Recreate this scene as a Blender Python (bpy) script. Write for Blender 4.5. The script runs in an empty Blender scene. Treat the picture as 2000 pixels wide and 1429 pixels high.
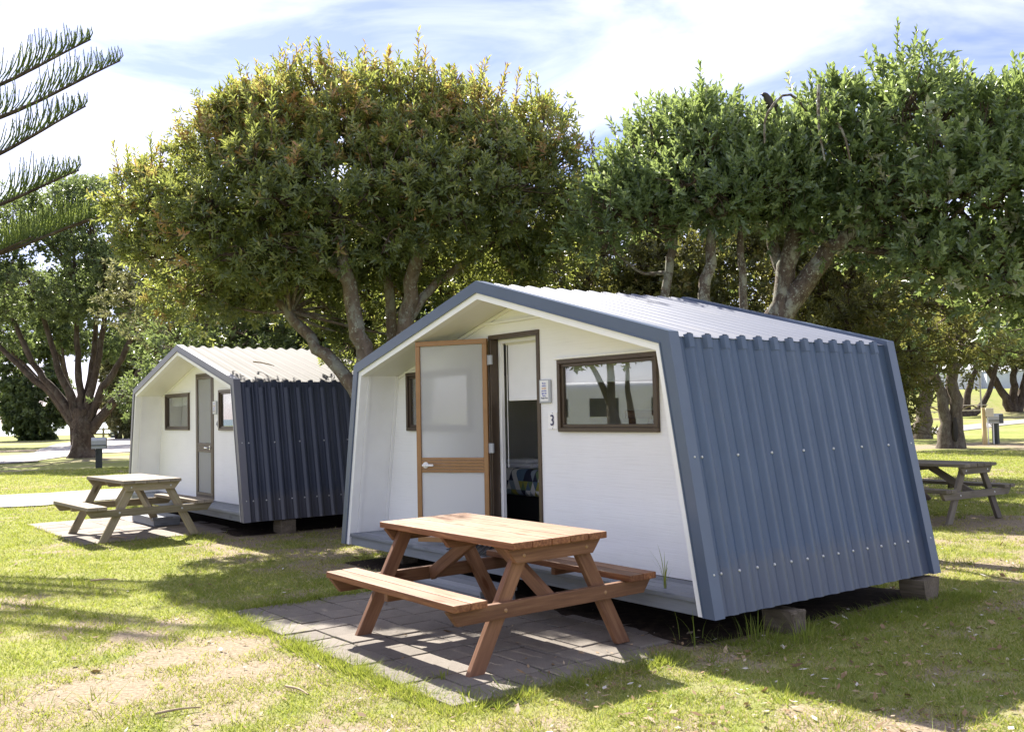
import bpy, bmesh, math, random
import numpy as np
from mathutils import Vector, Matrix

scene = bpy.context.scene
COL = scene.collection
R = math.radians
rng = np.random.default_rng(7)
random.seed(7)

# ------------------------------------------------------------------ camera
CAM_H = 1.518
PITCH, ROLL = 0.0473, -0.0209
cam_d = bpy.data.cameras.new('camera')
cam_d.sensor_fit = 'HORIZONTAL'
cam_d.sensor_width = 36.0
cam_d.lens = 34.295
cam_d.clip_start = 0.05
cam_d.clip_end = 6000.0
cam = bpy.data.objects.new('camera', cam_d)
COL.objects.link(cam)
_r, _f, _u = Vector((1, 0, 0)), Vector((0, math.cos(PITCH), math.sin(PITCH))), Vector((0, -math.sin(PITCH), math.cos(PITCH)))
_r2 = _r * math.cos(ROLL) + _u * math.sin(ROLL)
_u2 = -_r * math.sin(ROLL) + _u * math.cos(ROLL)
_m = Matrix((_r2, _u2, -_f)).transposed().to_4x4()
_m.translation = (0, 0, CAM_H)
cam.matrix_world = _m
scene.camera = cam

# ------------------------------------------------------------------ sky and sun
SUN_EL, SUN_AZ = R(44.0), R(-28.0)          # azimuth from +Y, clockwise
world = bpy.data.worlds.new('World')
scene.world = world
world.use_nodes = True
wn, wl = world.node_tree.nodes, world.node_tree.links
wn.clear()
w_out = wn.new('ShaderNodeOutputWorld')
w_bg = wn.new('ShaderNodeBackground')
w_sky = wn.new('ShaderNodeTexSky')
w_sky.sky_type = 'NISHITA'
w_sky.sun_disc = False
w_sky.sun_elevation = SUN_EL
w_sky.sun_rotation = SUN_AZ
w_sky.air_density = 1.0
w_sky.dust_density = 0.3
w_sky.ozone_density = 2.0
w_bg.inputs['Strength'].default_value = 0.15
w_tc = wn.new('ShaderNodeTexCoord')
w_map = wn.new('ShaderNodeMapping')
w_map.inputs['Rotation'].default_value = (0.0, R(-14), R(20))
w_map.inputs['Scale'].default_value = (1.4, 1.4, 5.2)
w_map.inputs['Location'].default_value = (7.0, 2.0, 1.0)
w_n = wn.new('ShaderNodeTexNoise')
w_n.inputs['Scale'].default_value = 1.7
w_n.inputs['Detail'].default_value = 7.0
w_n.inputs['Roughness'].default_value = 0.56
w_n.inputs['Distortion'].default_value = 0.6
w_ramp = wn.new('ShaderNodeValToRGB')
w_ramp.color_ramp.elements[0].position = 0.37
w_ramp.color_ramp.elements[0].color = (0.05, 0.05, 0.05, 1)
w_ramp.color_ramp.elements[1].position = 0.80
w_ramp.color_ramp.elements[1].color = (0.92, 0.92, 0.92, 1)
w_mix = wn.new('ShaderNodeMix')
w_mix.data_type = 'RGBA'
w_mix.inputs[7].default_value = (2.0, 1.95, 2.05, 1)
wl.new(w_tc.outputs['Generated'], w_map.inputs['Vector'])
wl.new(w_map.outputs['Vector'], w_n.inputs['Vector'])
wl.new(w_n.outputs['Fac'], w_ramp.inputs['Fac'])
wl.new(w_ramp.outputs['Color'], w_mix.inputs[0])
w_dim = wn.new('ShaderNodeMix')
w_dim.data_type = 'RGBA'
w_dim.blend_type = 'MULTIPLY'
w_dim.inputs[0].default_value = 1.0
w_dim.inputs[7].default_value = (0.132, 0.120, 0.168, 1)
wl.new(w_sky.outputs['Color'], w_dim.inputs[6])
wl.new(w_dim.outputs[2], w_mix.inputs[6])
wl.new(w_mix.outputs[2], w_bg.inputs['Color'])
wl.new(w_bg.outputs['Background'], w_out.inputs['Surface'])

sun_d = bpy.data.lights.new('sun', 'SUN')
sun_d.energy = 2.0
sun_d.angle = R(0.55)
sun_d.color = (1.0, 0.94, 0.85)
sun = bpy.data.objects.new('sun', sun_d)
COL.objects.link(sun)
SUN_VEC = Vector((math.sin(SUN_AZ) * math.cos(SUN_EL), math.cos(SUN_AZ) * math.cos(SUN_EL), math.sin(SUN_EL)))
sun.rotation_euler = (-SUN_VEC).to_track_quat('-Z', 'Y').to_euler()
sun.location = SUN_VEC * 60

scene.view_settings.view_transform = 'Standard'
scene.view_settings.look = 'None'
scene.view_settings.gamma = 1.0
scene.view_settings.use_curve_mapping = False
scene.view_settings.exposure = 3.0
scene.render.engine = 'CYCLES'
scene.cycles.use_denoising = True
scene.cycles.max_bounces = 7
scene.cycles.diffuse_bounces = 4
scene.cycles.glossy_bounces = 3
scene.cycles.transmission_bounces = 6
scene.cycles.transparent_max_bounces = 10
scene.cycles.sample_clamp_indirect = 6.0
scene.cycles.caustics_reflective = False
scene.cycles.caustics_refractive = False

# ------------------------------------------------------------------ helpers
def tag(o, label=None, cat=None, group=None, kind=None):
    if label: o['label'] = label
    if cat: o['category'] = cat
    if group: o['group'] = group
    if kind: o['kind'] = kind
    return o

def empty(name, loc=(0, 0, 0), rz=0.0, parent=None):
    o = bpy.data.objects.new(name, None)
    o.empty_display_size = 0.2
    o.location = loc
    o.rotation_euler = (0, 0, rz)
    if parent: o.parent = parent
    COL.objects.link(o)
    return o

def link(name, me, m=None, parent=None, mw=None):
    o = bpy.data.objects.new(name, me)
    if m is not None and len(me.materials) == 0:
        me.materials.append(m)
    if parent: o.parent = parent
    if mw is not None: o.matrix_local = mw
    COL.objects.link(o)
    return o

def np_mesh(name, verts, tris, attrs=None, smooth=False):
    """mesh from numpy arrays of vertices and faces of equal size"""
    verts = np.ascontiguousarray(verts, dtype=np.float32).reshape(-1, 3)
    tris = np.ascontiguousarray(tris, dtype=np.int32)
    n, k = tris.shape
    me = bpy.data.meshes.new(name)
    me.vertices.add(len(verts))
    me.vertices.foreach_set('co', verts.ravel())
    me.loops.add(n * k)
    me.loops.foreach_set('vertex_index', tris.ravel())
    me.polygons.add(n)
    me.polygons.foreach_set('loop_start', np.arange(0, n * k, k, dtype=np.int32))
    me.update(calc_edges=True)
    if smooth:
        me.polygons.foreach_set('use_smooth', np.ones(n, dtype=bool))
    for an, av in (attrs or {}).items():
        a = me.attributes.new(an, 'FLOAT', 'POINT')
        a.data.foreach_set('value', np.ascontiguousarray(av, dtype=np.float32))
    return me

def bm_mesh(bm, name, smooth=False):
    bmesh.ops.recalc_face_normals(bm, faces=bm.faces)
    me = bpy.data.meshes.new(name)
    bm.to_mesh(me)
    bm.free()
    if smooth:
        for p in me.polygons: p.use_smooth = True
    return me

def add_box(bm, c, s, rot=None, bev=0.0, seg=1):
    """box centred at c with full sizes s; returns its vertices"""
    res = bmesh.ops.create_cube(bm, size=1.0)
    vs = res['verts']
    m = Matrix.Translation(Vector(c)) @ (rot.to_4x4() if rot is not None else Matrix.Identity(4)) @ Matrix.Diagonal((s[0], s[1], s[2], 1))
    bmesh.ops.transform(bm, matrix=m, verts=vs)
    if bev > 0:
        es = list({e for v in vs for e in v.link_edges})
        bmesh.ops.bevel(bm, geom=es, offset=bev, segments=seg, affect='EDGES', profile=0.6)
    return vs

def add_prism(bm, pts, axis_vec):
    """convex polygon (list of 3d points) extruded by axis_vec"""
    a = [bm.verts.new(p) for p in pts]
    b = [bm.verts.new(Vector(p) + Vector(axis_vec)) for p in pts]
    n = len(pts)
    bm.faces.new(a)
    bm.faces.new(list(reversed(b)))
    for i in range(n):
        bm.faces.new((a[i], b[i], b[(i + 1) % n], a[(i + 1) % n]))

def add_cyl(bm, p0, p1, r0, r1=None, seg=12, cap=True):
    p0, p1 = Vector(p0), Vector(p1)
    d = p1 - p0
    r1 = r0 if r1 is None else r1
    m = Matrix.Translation((p0 + p1) / 2) @ d.to_track_quat('Z', 'Y').to_matrix().to_4x4()
    bmesh.ops.create_cone(bm, cap_ends=cap, cap_tris=False, segments=seg, radius1=r0, radius2=r1, depth=d.length, matrix=m)

def add_ball(bm, c, r, sc=(1, 1, 1), seg=10):
    m = Matrix.Translation(Vector(c)) @ Matrix.Diagonal((sc[0], sc[1], sc[2], 1))
    bmesh.ops.create_uvsphere(bm, u_segments=seg, v_segments=max(5, seg // 2 + 1), radius=r, matrix=m)

def box(name, c, s, m, parent=None, bev=0.0, rot=None, seg=1):
    bm = bmesh.new()
    add_box(bm, c, s, rot, bev, seg)
    return link(name, bm_mesh(bm, name), m, parent)

def board(name, p0, p1, w, t, m, parent=None, side=None, bev=0.004, cut0=0.0, cut1=0.0, skew_axis='w'):
    """timber from p0 to p1 (centre line), w across `side`, t the other way; local X runs along the grain.
    cut0 / cut1 slide the ends along the board over the width w, for angled ends"""
    p0, p1 = Vector(p0), Vector(p1)
    X = (p1 - p0)
    Lb = X.length
    X.normalize()
    S = Vector(side) if side is not None else Vector((0, 0, 1)).cross(X)
    Y = (S - X * S.dot(X)).normalized()
    Z = X.cross(Y)
    bm = bmesh.new()
    vs = add_box(bm, (0, 0, 0), (Lb, w, t))
    for v in vs:
        if v.co.x < 0: v.co.x += cut0 * (v.co.y / w)
        else: v.co.x += cut1 * (v.co.y / w)
    if bev > 0:
        bmesh.ops.bevel(bm, geom=list(bm.edges), offset=bev, segments=2, affect='EDGES', profile=0.6)
    me = bm_mesh(bm, name)
    mw = Matrix((X, Y, Z)).transposed().to_4x4()
    mw.translation = (p0 + p1) / 2
    return link(name, me, m, parent, mw)

def tube_arrays(pts, rads, sides=8, seed=0, rough=0.0, cap=True):
    """tapered tube along a polyline: vertices, quads"""
    pts = np.asarray(pts, float)
    n = len(pts)
    tg = np.gradient(pts, axis=0)
    tg /= np.linalg.norm(tg, axis=1)[:, None] + 1e-9
    up = np.array([0.31, 0.17, 0.93]) if abs(tg[0, 2]) < 0.8 else np.array([0.95, 0.2, 0.1])
    V, F = [], []
    r_ = np.random.default_rng(seed)
    a = np.linspace(0, 2 * np.pi, sides, endpoint=False)
    b = np.cross(tg[0], up); b /= np.linalg.norm(b)
    for i in range(n):
        b = b - tg[i] * (b @ tg[i]); b /= np.linalg.norm(b)
        c = np.cross(tg[i], b)
        rr = rads[i] * (1 + rough * r_.normal(size=sides))
        V.append(pts[i] + (np.cos(a) * rr)[:, None] * b + (np.sin(a) * rr)[:, None] * c)
    V = np.concatenate(V)
    for i in range(n - 1):
        for j in range(sides):
            k = (j + 1) % sides
            F.append((i * sides + j, i * sides + k, (i + 1) * sides + k, (i + 1) * sides + j))
    return V, np.array(F)

def spline(pts, n):
    """Catmull-Rom through the points"""
    P = np.asarray(pts, float)
    if len(P) == 2:
        t = np.linspace(0, 1, n)[:, None]
        return P[0] * (1 - t) + P[1] * t
    Q = np.vstack([2 * P[0] - P[1], P, 2 * P[-1] - P[-2]])
    out = []
    ts = np.linspace(0, len(P) - 1 - 1e-6, n)
    for t in ts:
        i = int(t); f = t - i
        p0, p1, p2, p3 = Q[i], Q[i + 1], Q[i + 2], Q[i + 3]
        out.append(0.5 * ((2 * p1) + (-p0 + p2) * f + (2 * p0 - 5 * p1 + 4 * p2 - p3) * f * f + (-p0 + 3 * p1 - 3 * p2 + p3) * f ** 3))
    return np.array(out)

def merge(parts):
    V, F, o = [], [], 0
    for v, f in parts:
        V.append(v); F.append(f + o); o += len(v)
    return np.concatenate(V), np.concatenate(F)

def text_mesh(body, size, name, bold=0.0):
    cu = bpy.data.curves.new(name, 'FONT')
    cu.body = body
    cu.size = size
    cu.align_x = 'CENTER'
    cu.align_y = 'CENTER'
    cu.extrude = 0.0006
    cu.offset = bold
    o = bpy.data.objects.new(name, cu)
    COL.objects.link(o)
    dg = bpy.context.evaluated_depsgraph_get()
    me = bpy.data.meshes.new_from_object(o.evaluated_get(dg))
    bpy.data.objects.remove(o)
    bpy.data.curves.remove(cu)
    return me

def vnoise(x, y, seed=0):
    """smooth value noise in 0..1"""
    xi, yi = np.floor(x).astype(np.int64), np.floor(y).astype(np.int64)
    fx, fy = x - xi, y - yi
    fx, fy = fx * fx * (3 - 2 * fx), fy * fy * (3 - 2 * fy)
    def h(a, b):
        n = (a * 374761393 + b * 668265263 + seed * 982451653) & 0xffffffff
        n = ((n ^ (n >> 13)) * 1274126177) & 0xffffffff
        return ((n ^ (n >> 16)) & 0xffff) / 65535.0
    return (h(xi, yi) * (1 - fx) + h(xi + 1, yi) * fx) * (1 - fy) + (h(xi, yi + 1) * (1 - fx) + h(xi + 1, yi + 1) * fx) * fy

def fbm(x, y, sc, seed=0, oct=4):
    s, a, t = 0, 0.5, 0
    for i in range(oct):
        s = s + a * vnoise(x * sc * 2 ** i + 13.7 * i, y * sc * 2 ** i - 7.1 * i, seed + i)
        t += a; a *= 0.5
    return s / t

# ------------------------------------------------------------------ materials
def nodes_of(name):
    m = bpy.data.materials.new(name)
    m.use_nodes = True
    nt = m.node_tree
    b = nt.nodes['Principled BSDF']
    return m, nt, b

def _n(nt, t, **kw):
    n = nt.nodes.new(t)
    for k, v in kw.items():
        if hasattr(n, k): setattr(n, k, v)
        else: n.inputs[k].default_value = v
    return n

def ramp(nt, fac, stops, interp='LINEAR'):
    r = nt.nodes.new('ShaderNodeValToRGB')
    r.color_ramp.interpolation = interp
    el = r.color_ramp.elements
    while len(el) < len(stops): el.new(0.5)
    for e, (p, c) in zip(el, stops):
        e.position = p
        e.color = (*c, 1) if len(c) == 3 else c
    nt.links.new(fac, r.inputs['Fac'])
    return r.outputs['Color']

def coords(nt, scale=(1, 1, 1), which='Object', rot=(0, 0, 0)):
    tc = nt.nodes.new('ShaderNodeTexCoord')
    mp = nt.nodes.new('ShaderNodeMapping')
    mp.inputs['Scale'].default_value = scale
    mp.inputs['Rotation'].default_value = rot
    nt.links.new(tc.outputs[which], mp.inputs['Vector'])
    return mp.outputs['Vector']

def noise(nt, vec, scale=5, detail=4, rough=0.55, dist=0.0):
    n = nt.nodes.new('ShaderNodeTexNoise')
    n.inputs['Scale'].default_value = scale
    n.inputs['Detail'].default_value = detail
    n.inputs['Roughness'].default_value = rough
    n.inputs['Distortion'].default_value = dist
    nt.links.new(vec, n.inputs['Vector'])
    return n.outputs['Fac']

def mixc(nt, fac, a, b, blend='MIX'):
    mx = nt.nodes.new('ShaderNodeMix')
    mx.data_type = 'RGBA'
    mx.blend_type = blend
    for sock, v in ((mx.inputs[0], fac), (mx.inputs[6], a), (mx.inputs[7], b)):
        if hasattr(v, 'is_output'): nt.links.new(v, sock)
        elif isinstance(v, (int, float)): sock.default_value = v
        else: sock.default_value = (*v, 1) if len(v) == 3 else v
    return mx.outputs[2]

def bump(nt, b, h, strength=0.3, dist=0.01):
    bp = nt.nodes.new('ShaderNodeBump')
    bp.inputs['Strength'].default_value = strength
    bp.inputs['Distance'].default_value = dist
    nt.links.new(h, bp.inputs['Height'])
    nt.links.new(bp.outputs['Normal'], b.inputs['Normal'])

def plain(name, col, rough=0.5, metal=0.0, var=0.12, sc=6.0, spec=0.5, bumpy=0.0, bsc=60.0, dirt=None, dirt_amt=0.0, splash=None):
    """paint / plastic / metal with slight uneven tone and optional dirt"""
    m, nt, b = nodes_of(name)
    v = coords(nt)
    f = noise(nt, v, sc, 5, 0.6)
    lo = tuple(c * (1 - var) for c in col); hi = tuple(min(1, c * (1 + var)) for c in col)
    c = ramp(nt, f, [(0.3, lo), (0.7, hi)])
    if dirt:
        f2 = noise(nt, v, sc * 0.6, 8, 0.7, 0.4)
        k = ramp(nt, f2, [(0.52, (0, 0, 0)), (0.75, (dirt_amt,) * 3)])
        c = mixc(nt, k, c, dirt)
    nt.links.new(c, b.inputs['Base Color'])
    b.inputs['Roughness'].default_value = rough
    b.inputs['Metallic'].default_value = metal
    b.inputs['Specular IOR Level'].default_value = spec
    if splash:
        sx = nt.nodes.new('ShaderNodeSeparateXYZ'); nt.links.new(v, sx.inputs[0])
        ad = nt.nodes.new('ShaderNodeMath'); ad.operation = 'MULTIPLY_ADD'
        nt.links.new(noise(nt, v, 9, 7, 0.75), ad.inputs[0]); ad.inputs[1].default_value = -0.55; nt.links.new(sx.outputs[2], ad.inputs[2])
        k = ramp(nt, ad.outputs[0], [(0.0, (0.24,) * 3), (0.12, (0, 0, 0))])
        c = mixc(nt, k, c, splash)
        st = noise(nt, coords(nt, (9, 9, 0.6)), 3.0, 5, 0.7)
        c = mixc(nt, ramp(nt, st, [(0.55, (0, 0, 0)), (0.8, (0.28,) * 3)]), c, tuple(min(1, x * 1.7 + 0.02) for x in col))
        nt.links.new(c, b.inputs['Base Color'])
    if bumpy > 0:
        bump(nt, b, noise(nt, v, bsc, 3), bumpy, 0.004)
    return m

def wood(name, c_lo, c_mid, c_hi, rough=0.7, grain=1.0, knots=(0.10, 0.05, 0.02), moss=None, bmp=0.35, side=None):
    m, nt, b = nodes_of(name)
    oi = nt.nodes.new('ShaderNodeObjectInfo')
    tc = nt.nodes.new('ShaderNodeTexCoord')
    add = nt.nodes.new('ShaderNodeVectorMath'); add.operation = 'MULTIPLY_ADD'
    cmb = nt.nodes.new('ShaderNodeCombineXYZ')
    for i in range(3): nt.links.new(oi.outputs['Random'], cmb.inputs[i])
    nt.links.new(cmb.outputs[0], add.inputs[0])
    add.inputs[1].default_value = (37.0, 11.0, 23.0)
    nt.links.new(tc.outputs['Object'], add.inputs[2])
    def mp(s):
        q = nt.nodes.new('ShaderNodeMapping'); q.inputs['Scale'].default_value = s
        nt.links.new(add.outputs[0], q.inputs['Vector']); return q.outputs['Vector']
    g1 = noise(nt, mp((1.6 * grain, 34, 34)), 1.6, 6, 0.65, 0.35)
    g2 = noise(nt, mp((0.9, 5, 5)), 1.8, 4, 0.6)
    c = ramp(nt, g1, [(0.28, c_lo), (0.5, c_mid), (0.72, c_hi)])
    c2 = ramp(nt, g2, [(0.3, tuple(x * 0.72 for x in c_mid)), (0.7, tuple(min(1, x * 1.15) for x in c_hi))])
    c = mixc(nt, 0.42, c, c2)
    vor = nt.nodes.new('ShaderNodeTexVoronoi'); vor.inputs['Scale'].default_value = 1.0
    nt.links.new(mp((2.1, 7.5, 4.0)), vor.inputs['Vector'])
    kf = ramp(nt, vor.outputs['Distance'], [(0.08, (0.95,) * 3), (0.17, (0, 0, 0))])
    c = mixc(nt, kf, c, knots)
    if moss:
        k = ramp(nt, noise(nt, mp((1.2, 4, 4)), 2.4, 6, 0.7), [(0.5, (0, 0, 0)), (0.72, (0.55,) * 3)])
        c = mixc(nt, k, c, moss)
    if side:
        ge = nt.nodes.new('ShaderNodeNewGeometry'); sx = nt.nodes.new('ShaderNodeSeparateXYZ')
        nt.links.new(ge.outputs['True Normal'], sx.inputs[0])
        wn_ = noise(nt, mp((1.0, 3.2, 3.2)), 2.6, 6, 0.7, 0.5)
        ws = nt.nodes.new('ShaderNodeMath'); ws.operation = 'MULTIPLY_ADD'
        nt.links.new(wn_, ws.inputs[0]); ws.inputs[1].default_value = -0.9; nt.links.new(sx.outputs[2], ws.inputs[2])
        k = ramp(nt, ws.outputs[0], [(0.28, (0, 0, 0)), (0.58, (1, 1, 1))])
        s_ = ramp(nt, g1, [(0.28, side[0]), (0.5, side[1]), (0.72, side[2])])
        c = mixc(nt, k, s_, c)
    br = nt.nodes.new('ShaderNodeHueSaturation')
    mr = nt.nodes.new('ShaderNodeMapRange'); mr.inputs[3].default_value = 0.72; mr.inputs[4].default_value = 1.18
    nt.links.new(oi.outputs['Random'], mr.inputs[0]); nt.links.new(mr.outputs[0], br.inputs['Value'])
    nt.links.new(c, br.inputs['Color'])
    nt.links.new(br.outputs[0], b.inputs['Base Color'])
    b.inputs['Roughness'].default_value = rough
    b.inputs['Specular IOR Level'].default_value = 0.25
    bump(nt, b, g1, bmp, 0.004)
    return m

def leafmat(name, stops, trans=(0.30, 0.36, 0.05), tfac=0.32, rough=0.42, spec=0.45):
    """leaf colour from the per-leaf attribute `tint`, with light passing through"""
    m, nt, b = nodes_of(name)
    at = nt.nodes.new('ShaderNodeAttribute'); at.attribute_name = 'tint'
    c = ramp(nt, at.outputs['Fac'], stops)
    nt.links.new(c, b.inputs['Base Color'])
    b.inputs['Roughness'].default_value = rough
    b.inputs['Specular IOR Level'].default_value = spec
    tr = nt.nodes.new('ShaderNodeBsdfTranslucent')
    tcol = mixc(nt, 0.65, c, trans)
    nt.links.new(tcol, tr.inputs['Color'])
    mx = nt.nodes.new('ShaderNodeMixShader')
    mx.inputs[0].default_value = tfac
    nt.links.new(b.outputs[0], mx.inputs[1]); nt.links.new(tr.outputs[0], mx.inputs[2])
    nt.links.new(mx.outputs[0], nt.nodes['Material Output'].inputs['Surface'])
    return m

def bark(name, c1, c2, lichen=None, lich=0.35, sc=7.0, yellow=None):
    m, nt, b = nodes_of(name)
    v = coords(nt, (1, 1, 0.35))
    f = noise(nt, v, sc * 2.2, 7, 0.7, 0.5)
    c = ramp(nt, f, [(0.32, c1), (0.68, c2)])
    vo = coords(nt, (1, 1, 0.8))
    if lichen:
        k = ramp(nt, noise(nt, vo, sc * 0.9, 6, 0.7, 0.3), [(0.5, (0, 0, 0)), (0.6, (lich,) * 3)])
        c = mixc(nt, k, c, lichen)
        k = ramp(nt, noise(nt, vo, sc * 4, 3, 0.6), [(0.6, (0, 0, 0)), (0.66, (lich,) * 3)])
        c = mixc(nt, k, c, tuple(min(1, x * 1.35) for x in lichen))
    if yellow:
        k = ramp(nt, noise(nt, vo, sc * 0.35, 5, 0.75), [(0.66, (0, 0, 0)), (0.7, (0.8,) * 3)])
        c = mixc(nt, k, c, yellow)
    nt.links.new(c, b.inputs['Base Color'])
    b.inputs['Roughness'].default_value = 0.9
    b.inputs['Specular IOR Level'].default_value = 0.15
    bump(nt, b, f, 0.8, 0.02)
    return m

def glassmat(name, tint=(0.93, 0.96, 0.95)):
    m, nt, b = nodes_of(name)
    nt.nodes.remove(b)
    lw = nt.nodes.new('ShaderNodeLayerWeight'); lw.inputs['Blend'].default_value = 0.5
    pw = nt.nodes.new('ShaderNodeMath'); pw.operation = 'POWER'; pw.inputs[1].default_value = 3.5
    nt.links.new(lw.outputs['Facing'], pw.inputs[0])
    fr = nt.nodes.new('ShaderNodeMath'); fr.operation = 'MULTIPLY_ADD'; fr.inputs[1].default_value = 0.75; fr.inputs[2].default_value = 0.22
    nt.links.new(pw.outputs[0], fr.inputs[0])
    t = nt.nodes.new('ShaderNodeBsdfTransparent'); t.inputs['Color'].default_value = (*tint, 1)
    g = nt.nodes.new('ShaderNodeBsdfGlossy'); g.inputs['Roughness'].default_value = 0.0
    mx = nt.nodes.new('ShaderNodeMixShader')
    nt.links.new(fr.outputs[0], mx.inputs[0]); nt.links.new(t.outputs[0], mx.inputs[1]); nt.links.new(g.outputs[0], mx.inputs[2])
    nt.links.new(mx.outputs[0], nt.nodes['Material Output'].inputs['Surface'])
    return m

def frostmat(name, col=(0.93, 0.94, 0.93), rough=0.42, white=0.3):
    m, nt, b = nodes_of(name)
    b.inputs['Base Color'].default_value = (*col, 1)
    b.inputs['Transmission Weight'].default_value = 1.0
    b.inputs['IOR'].default_value = 1.12
    b.inputs['Roughness'].default_value = rough
    d = nt.nodes.new('ShaderNodeBsdfDiffuse'); d.inputs['Color'].default_value = (0.90, 0.91, 0.90, 1)
    tr = nt.nodes.new('ShaderNodeBsdfTranslucent'); tr.inputs['Color'].default_value = (0.82, 0.83, 0.82, 1)
    m1 = nt.nodes.new('ShaderNodeMixShader'); m1.inputs[0].default_value = 0.25
    nt.links.new(d.outputs[0], m1.inputs[1]); nt.links.new(tr.outputs[0], m1.inputs[2])
    m2 = nt.nodes.new('ShaderNodeMixShader'); m2.inputs[0].default_value = white
    nt.links.new(b.outputs[0], m2.inputs[1]); nt.links.new(m1.outputs[0], m2.inputs[2])
    nt.links.new(m2.outputs[0], nt.nodes['Material Output'].inputs['Surface'])
    bump(nt, b, noise(nt, coords(nt), 260, 2), 0.15, 0.002)
    return m

M = {}
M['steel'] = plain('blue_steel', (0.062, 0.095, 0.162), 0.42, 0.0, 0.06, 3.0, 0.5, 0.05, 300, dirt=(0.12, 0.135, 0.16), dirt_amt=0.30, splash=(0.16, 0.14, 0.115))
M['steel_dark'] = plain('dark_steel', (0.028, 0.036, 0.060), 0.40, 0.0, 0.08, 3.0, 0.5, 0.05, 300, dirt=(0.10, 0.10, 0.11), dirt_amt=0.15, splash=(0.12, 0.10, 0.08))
M['steel_roof'] = plain('roof_steel', (0.135, 0.150, 0.195), 0.48, 0.0, 0.06, 2.0, 0.30, 0.04, 250, dirt=(0.32, 0.30, 0.26), dirt_amt=0.25)
M['steel_roof_pale'] = plain('pale_roof_steel', (0.175, 0.168, 0.160), 0.7, 0.0, 0.06, 2.0, 0.10, 0.04, 250, dirt=(0.20, 0.17, 0.13), dirt_amt=0.35)
M['flash'] = plain('flashing_blue', (0.088, 0.118, 0.178), 0.36, 0.0, 0.05, 4.0, 0.5)
M['flash_grey'] = plain('flashing_grey', (0.145, 0.145, 0.170), 0.40, 0.0, 0.06, 4.0, 0.5)
M['white'] = plain('white_paint', (0.88, 0.88, 0.87), 0.45, 0.0, 0.03, 5.0, 0.4, 0.03, 90)
M['cream'] = plain('soffit_paint', (0.83, 0.82, 0.79), 0.55, 0.0, 0.03, 3.0, 0.3, 0.03, 120)
M['brown_alu'] = plain('brown_aluminium', (0.085, 0.060, 0.042), 0.38, 0.3, 0.08, 12, 0.5)
M['bronze_alu'] = plain('bronze_aluminium', (0.300, 0.165, 0.072), 0.42, 0.25, 0.08, 12, 0.5)
M['black'] = plain('black_plastic', (0.018, 0.019, 0.02), 0.5, 0.0, 0.1)
M['dark'] = plain('dark_underside', (0.035, 0.030, 0.026), 0.9, 0.0, 0.2)
M['chrome'] = plain('satin_metal', (0.72, 0.72, 0.71), 0.25, 1.0, 0.04)
M['zinc'] = plain('zinc_screw', (0.62, 0.63, 0.64), 0.4, 0.6, 0.05)
M['interior'] = plain('interior_lining', (0.78, 0.765, 0.73), 0.8, 0.0, 0.05, 4, 0.2)
M['carpet'] = plain('carpet', (0.16, 0.15, 0.14), 0.95, 0.0, 0.2, 40, 0.1, 0.4, 200)
M['blind'] = plain('blind_fabric', (0.86, 0.86, 0.87), 0.8, 0.0, 0.02, 8, 0.2)
M['towel'] = plain('white_towel', (0.85, 0.85, 0.88), 0.95, 0.0, 0.04, 30, 0.1, 0.5, 250)
M['greydeck'] = wood('grey_deck_paint', (0.165, 0.185, 0.215), (0.215, 0.235, 0.265), (0.27, 0.285, 0.31), 0.6, 0.6, (0.15, 0.165, 0.19))
M['woodred'] = wood('stained_pine', (0.072, 0.032, 0.019), (0.160, 0.074, 0.041), (0.275, 0.150, 0.082), 0.66, 1.0, (0.10, 0.035, 0.012), None)
M['woodtop'] = wood('worn_pine', (0.095, 0.044, 0.024), (0.220, 0.130, 0.080), (0.320, 0.222, 0.152), 0.66, 1.0, (0.16, 0.07, 0.03), None, side=((0.095, 0.037, 0.019), (0.20, 0.084, 0.040), (0.33, 0.16, 0.075)))
M['woodgrey'] = wood('weathered_timber', (0.185, 0.145, 0.090), (0.280, 0.230, 0.150), (0.380, 0.330, 0.240), 0.82, 1.0, (0.10, 0.08, 0.05), (0.16, 0.17, 0.05))
M['woodgreytop'] = wood('bleached_timber', (0.20, 0.165, 0.125), (0.29, 0.245, 0.19), (0.37, 0.32, 0.26), 0.85, 1.0, (0.20, 0.16, 0.12), None)
M['woodsilver'] = wood('silver_timber', (0.105, 0.088, 0.068), (0.165, 0.142, 0.116), (0.24, 0.212, 0.178), 0.85, 1.0, (0.12, 0.10, 0.08), (0.13, 0.14, 0.06))
M['log'] = wood('old_log', (0.055, 0.042, 0.028), (0.12, 0.098, 0.070), (0.22, 0.185, 0.14), 0.9, 1.0, (0.05, 0.04, 0.03), None, 0.8)
M['post'] = wood('treated_post', (0.30, 0.22, 0.09), (0.44, 0.34, 0.17), (0.52, 0.42, 0.25), 0.8)
M['glass'] = glassmat('window_glass')
M['frost'] = frostmat('frosted_glass', rough=0.30, white=0.50)
M['frost_green'] = frostmat('frosted_glass_clearer', (0.80, 0.86, 0.82), 0.30, 0.42)
M['ink'] = plain('navy_ink', (0.02, 0.018, 0.10), 0.5, 0, 0.02)
M['ink_blue'] = plain('blue_ink', (0.10, 0.12, 0.55), 0.5, 0, 0.02)
M['ink_orange'] = plain('orange_ink', (0.65, 0.30, 0.10), 0.5, 0, 0.02)
M['greybox'] = plain('grey_box', (0.42, 0.44, 0.47), 0.5, 0.0, 0.05)
M['beigebox'] = plain('beige_box', (0.60, 0.56, 0.44), 0.55, 0.0, 0.05)
M['charcoal'] = plain('charcoal_post', (0.035, 0.042, 0.042), 0.6, 0.0, 0.12)

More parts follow.
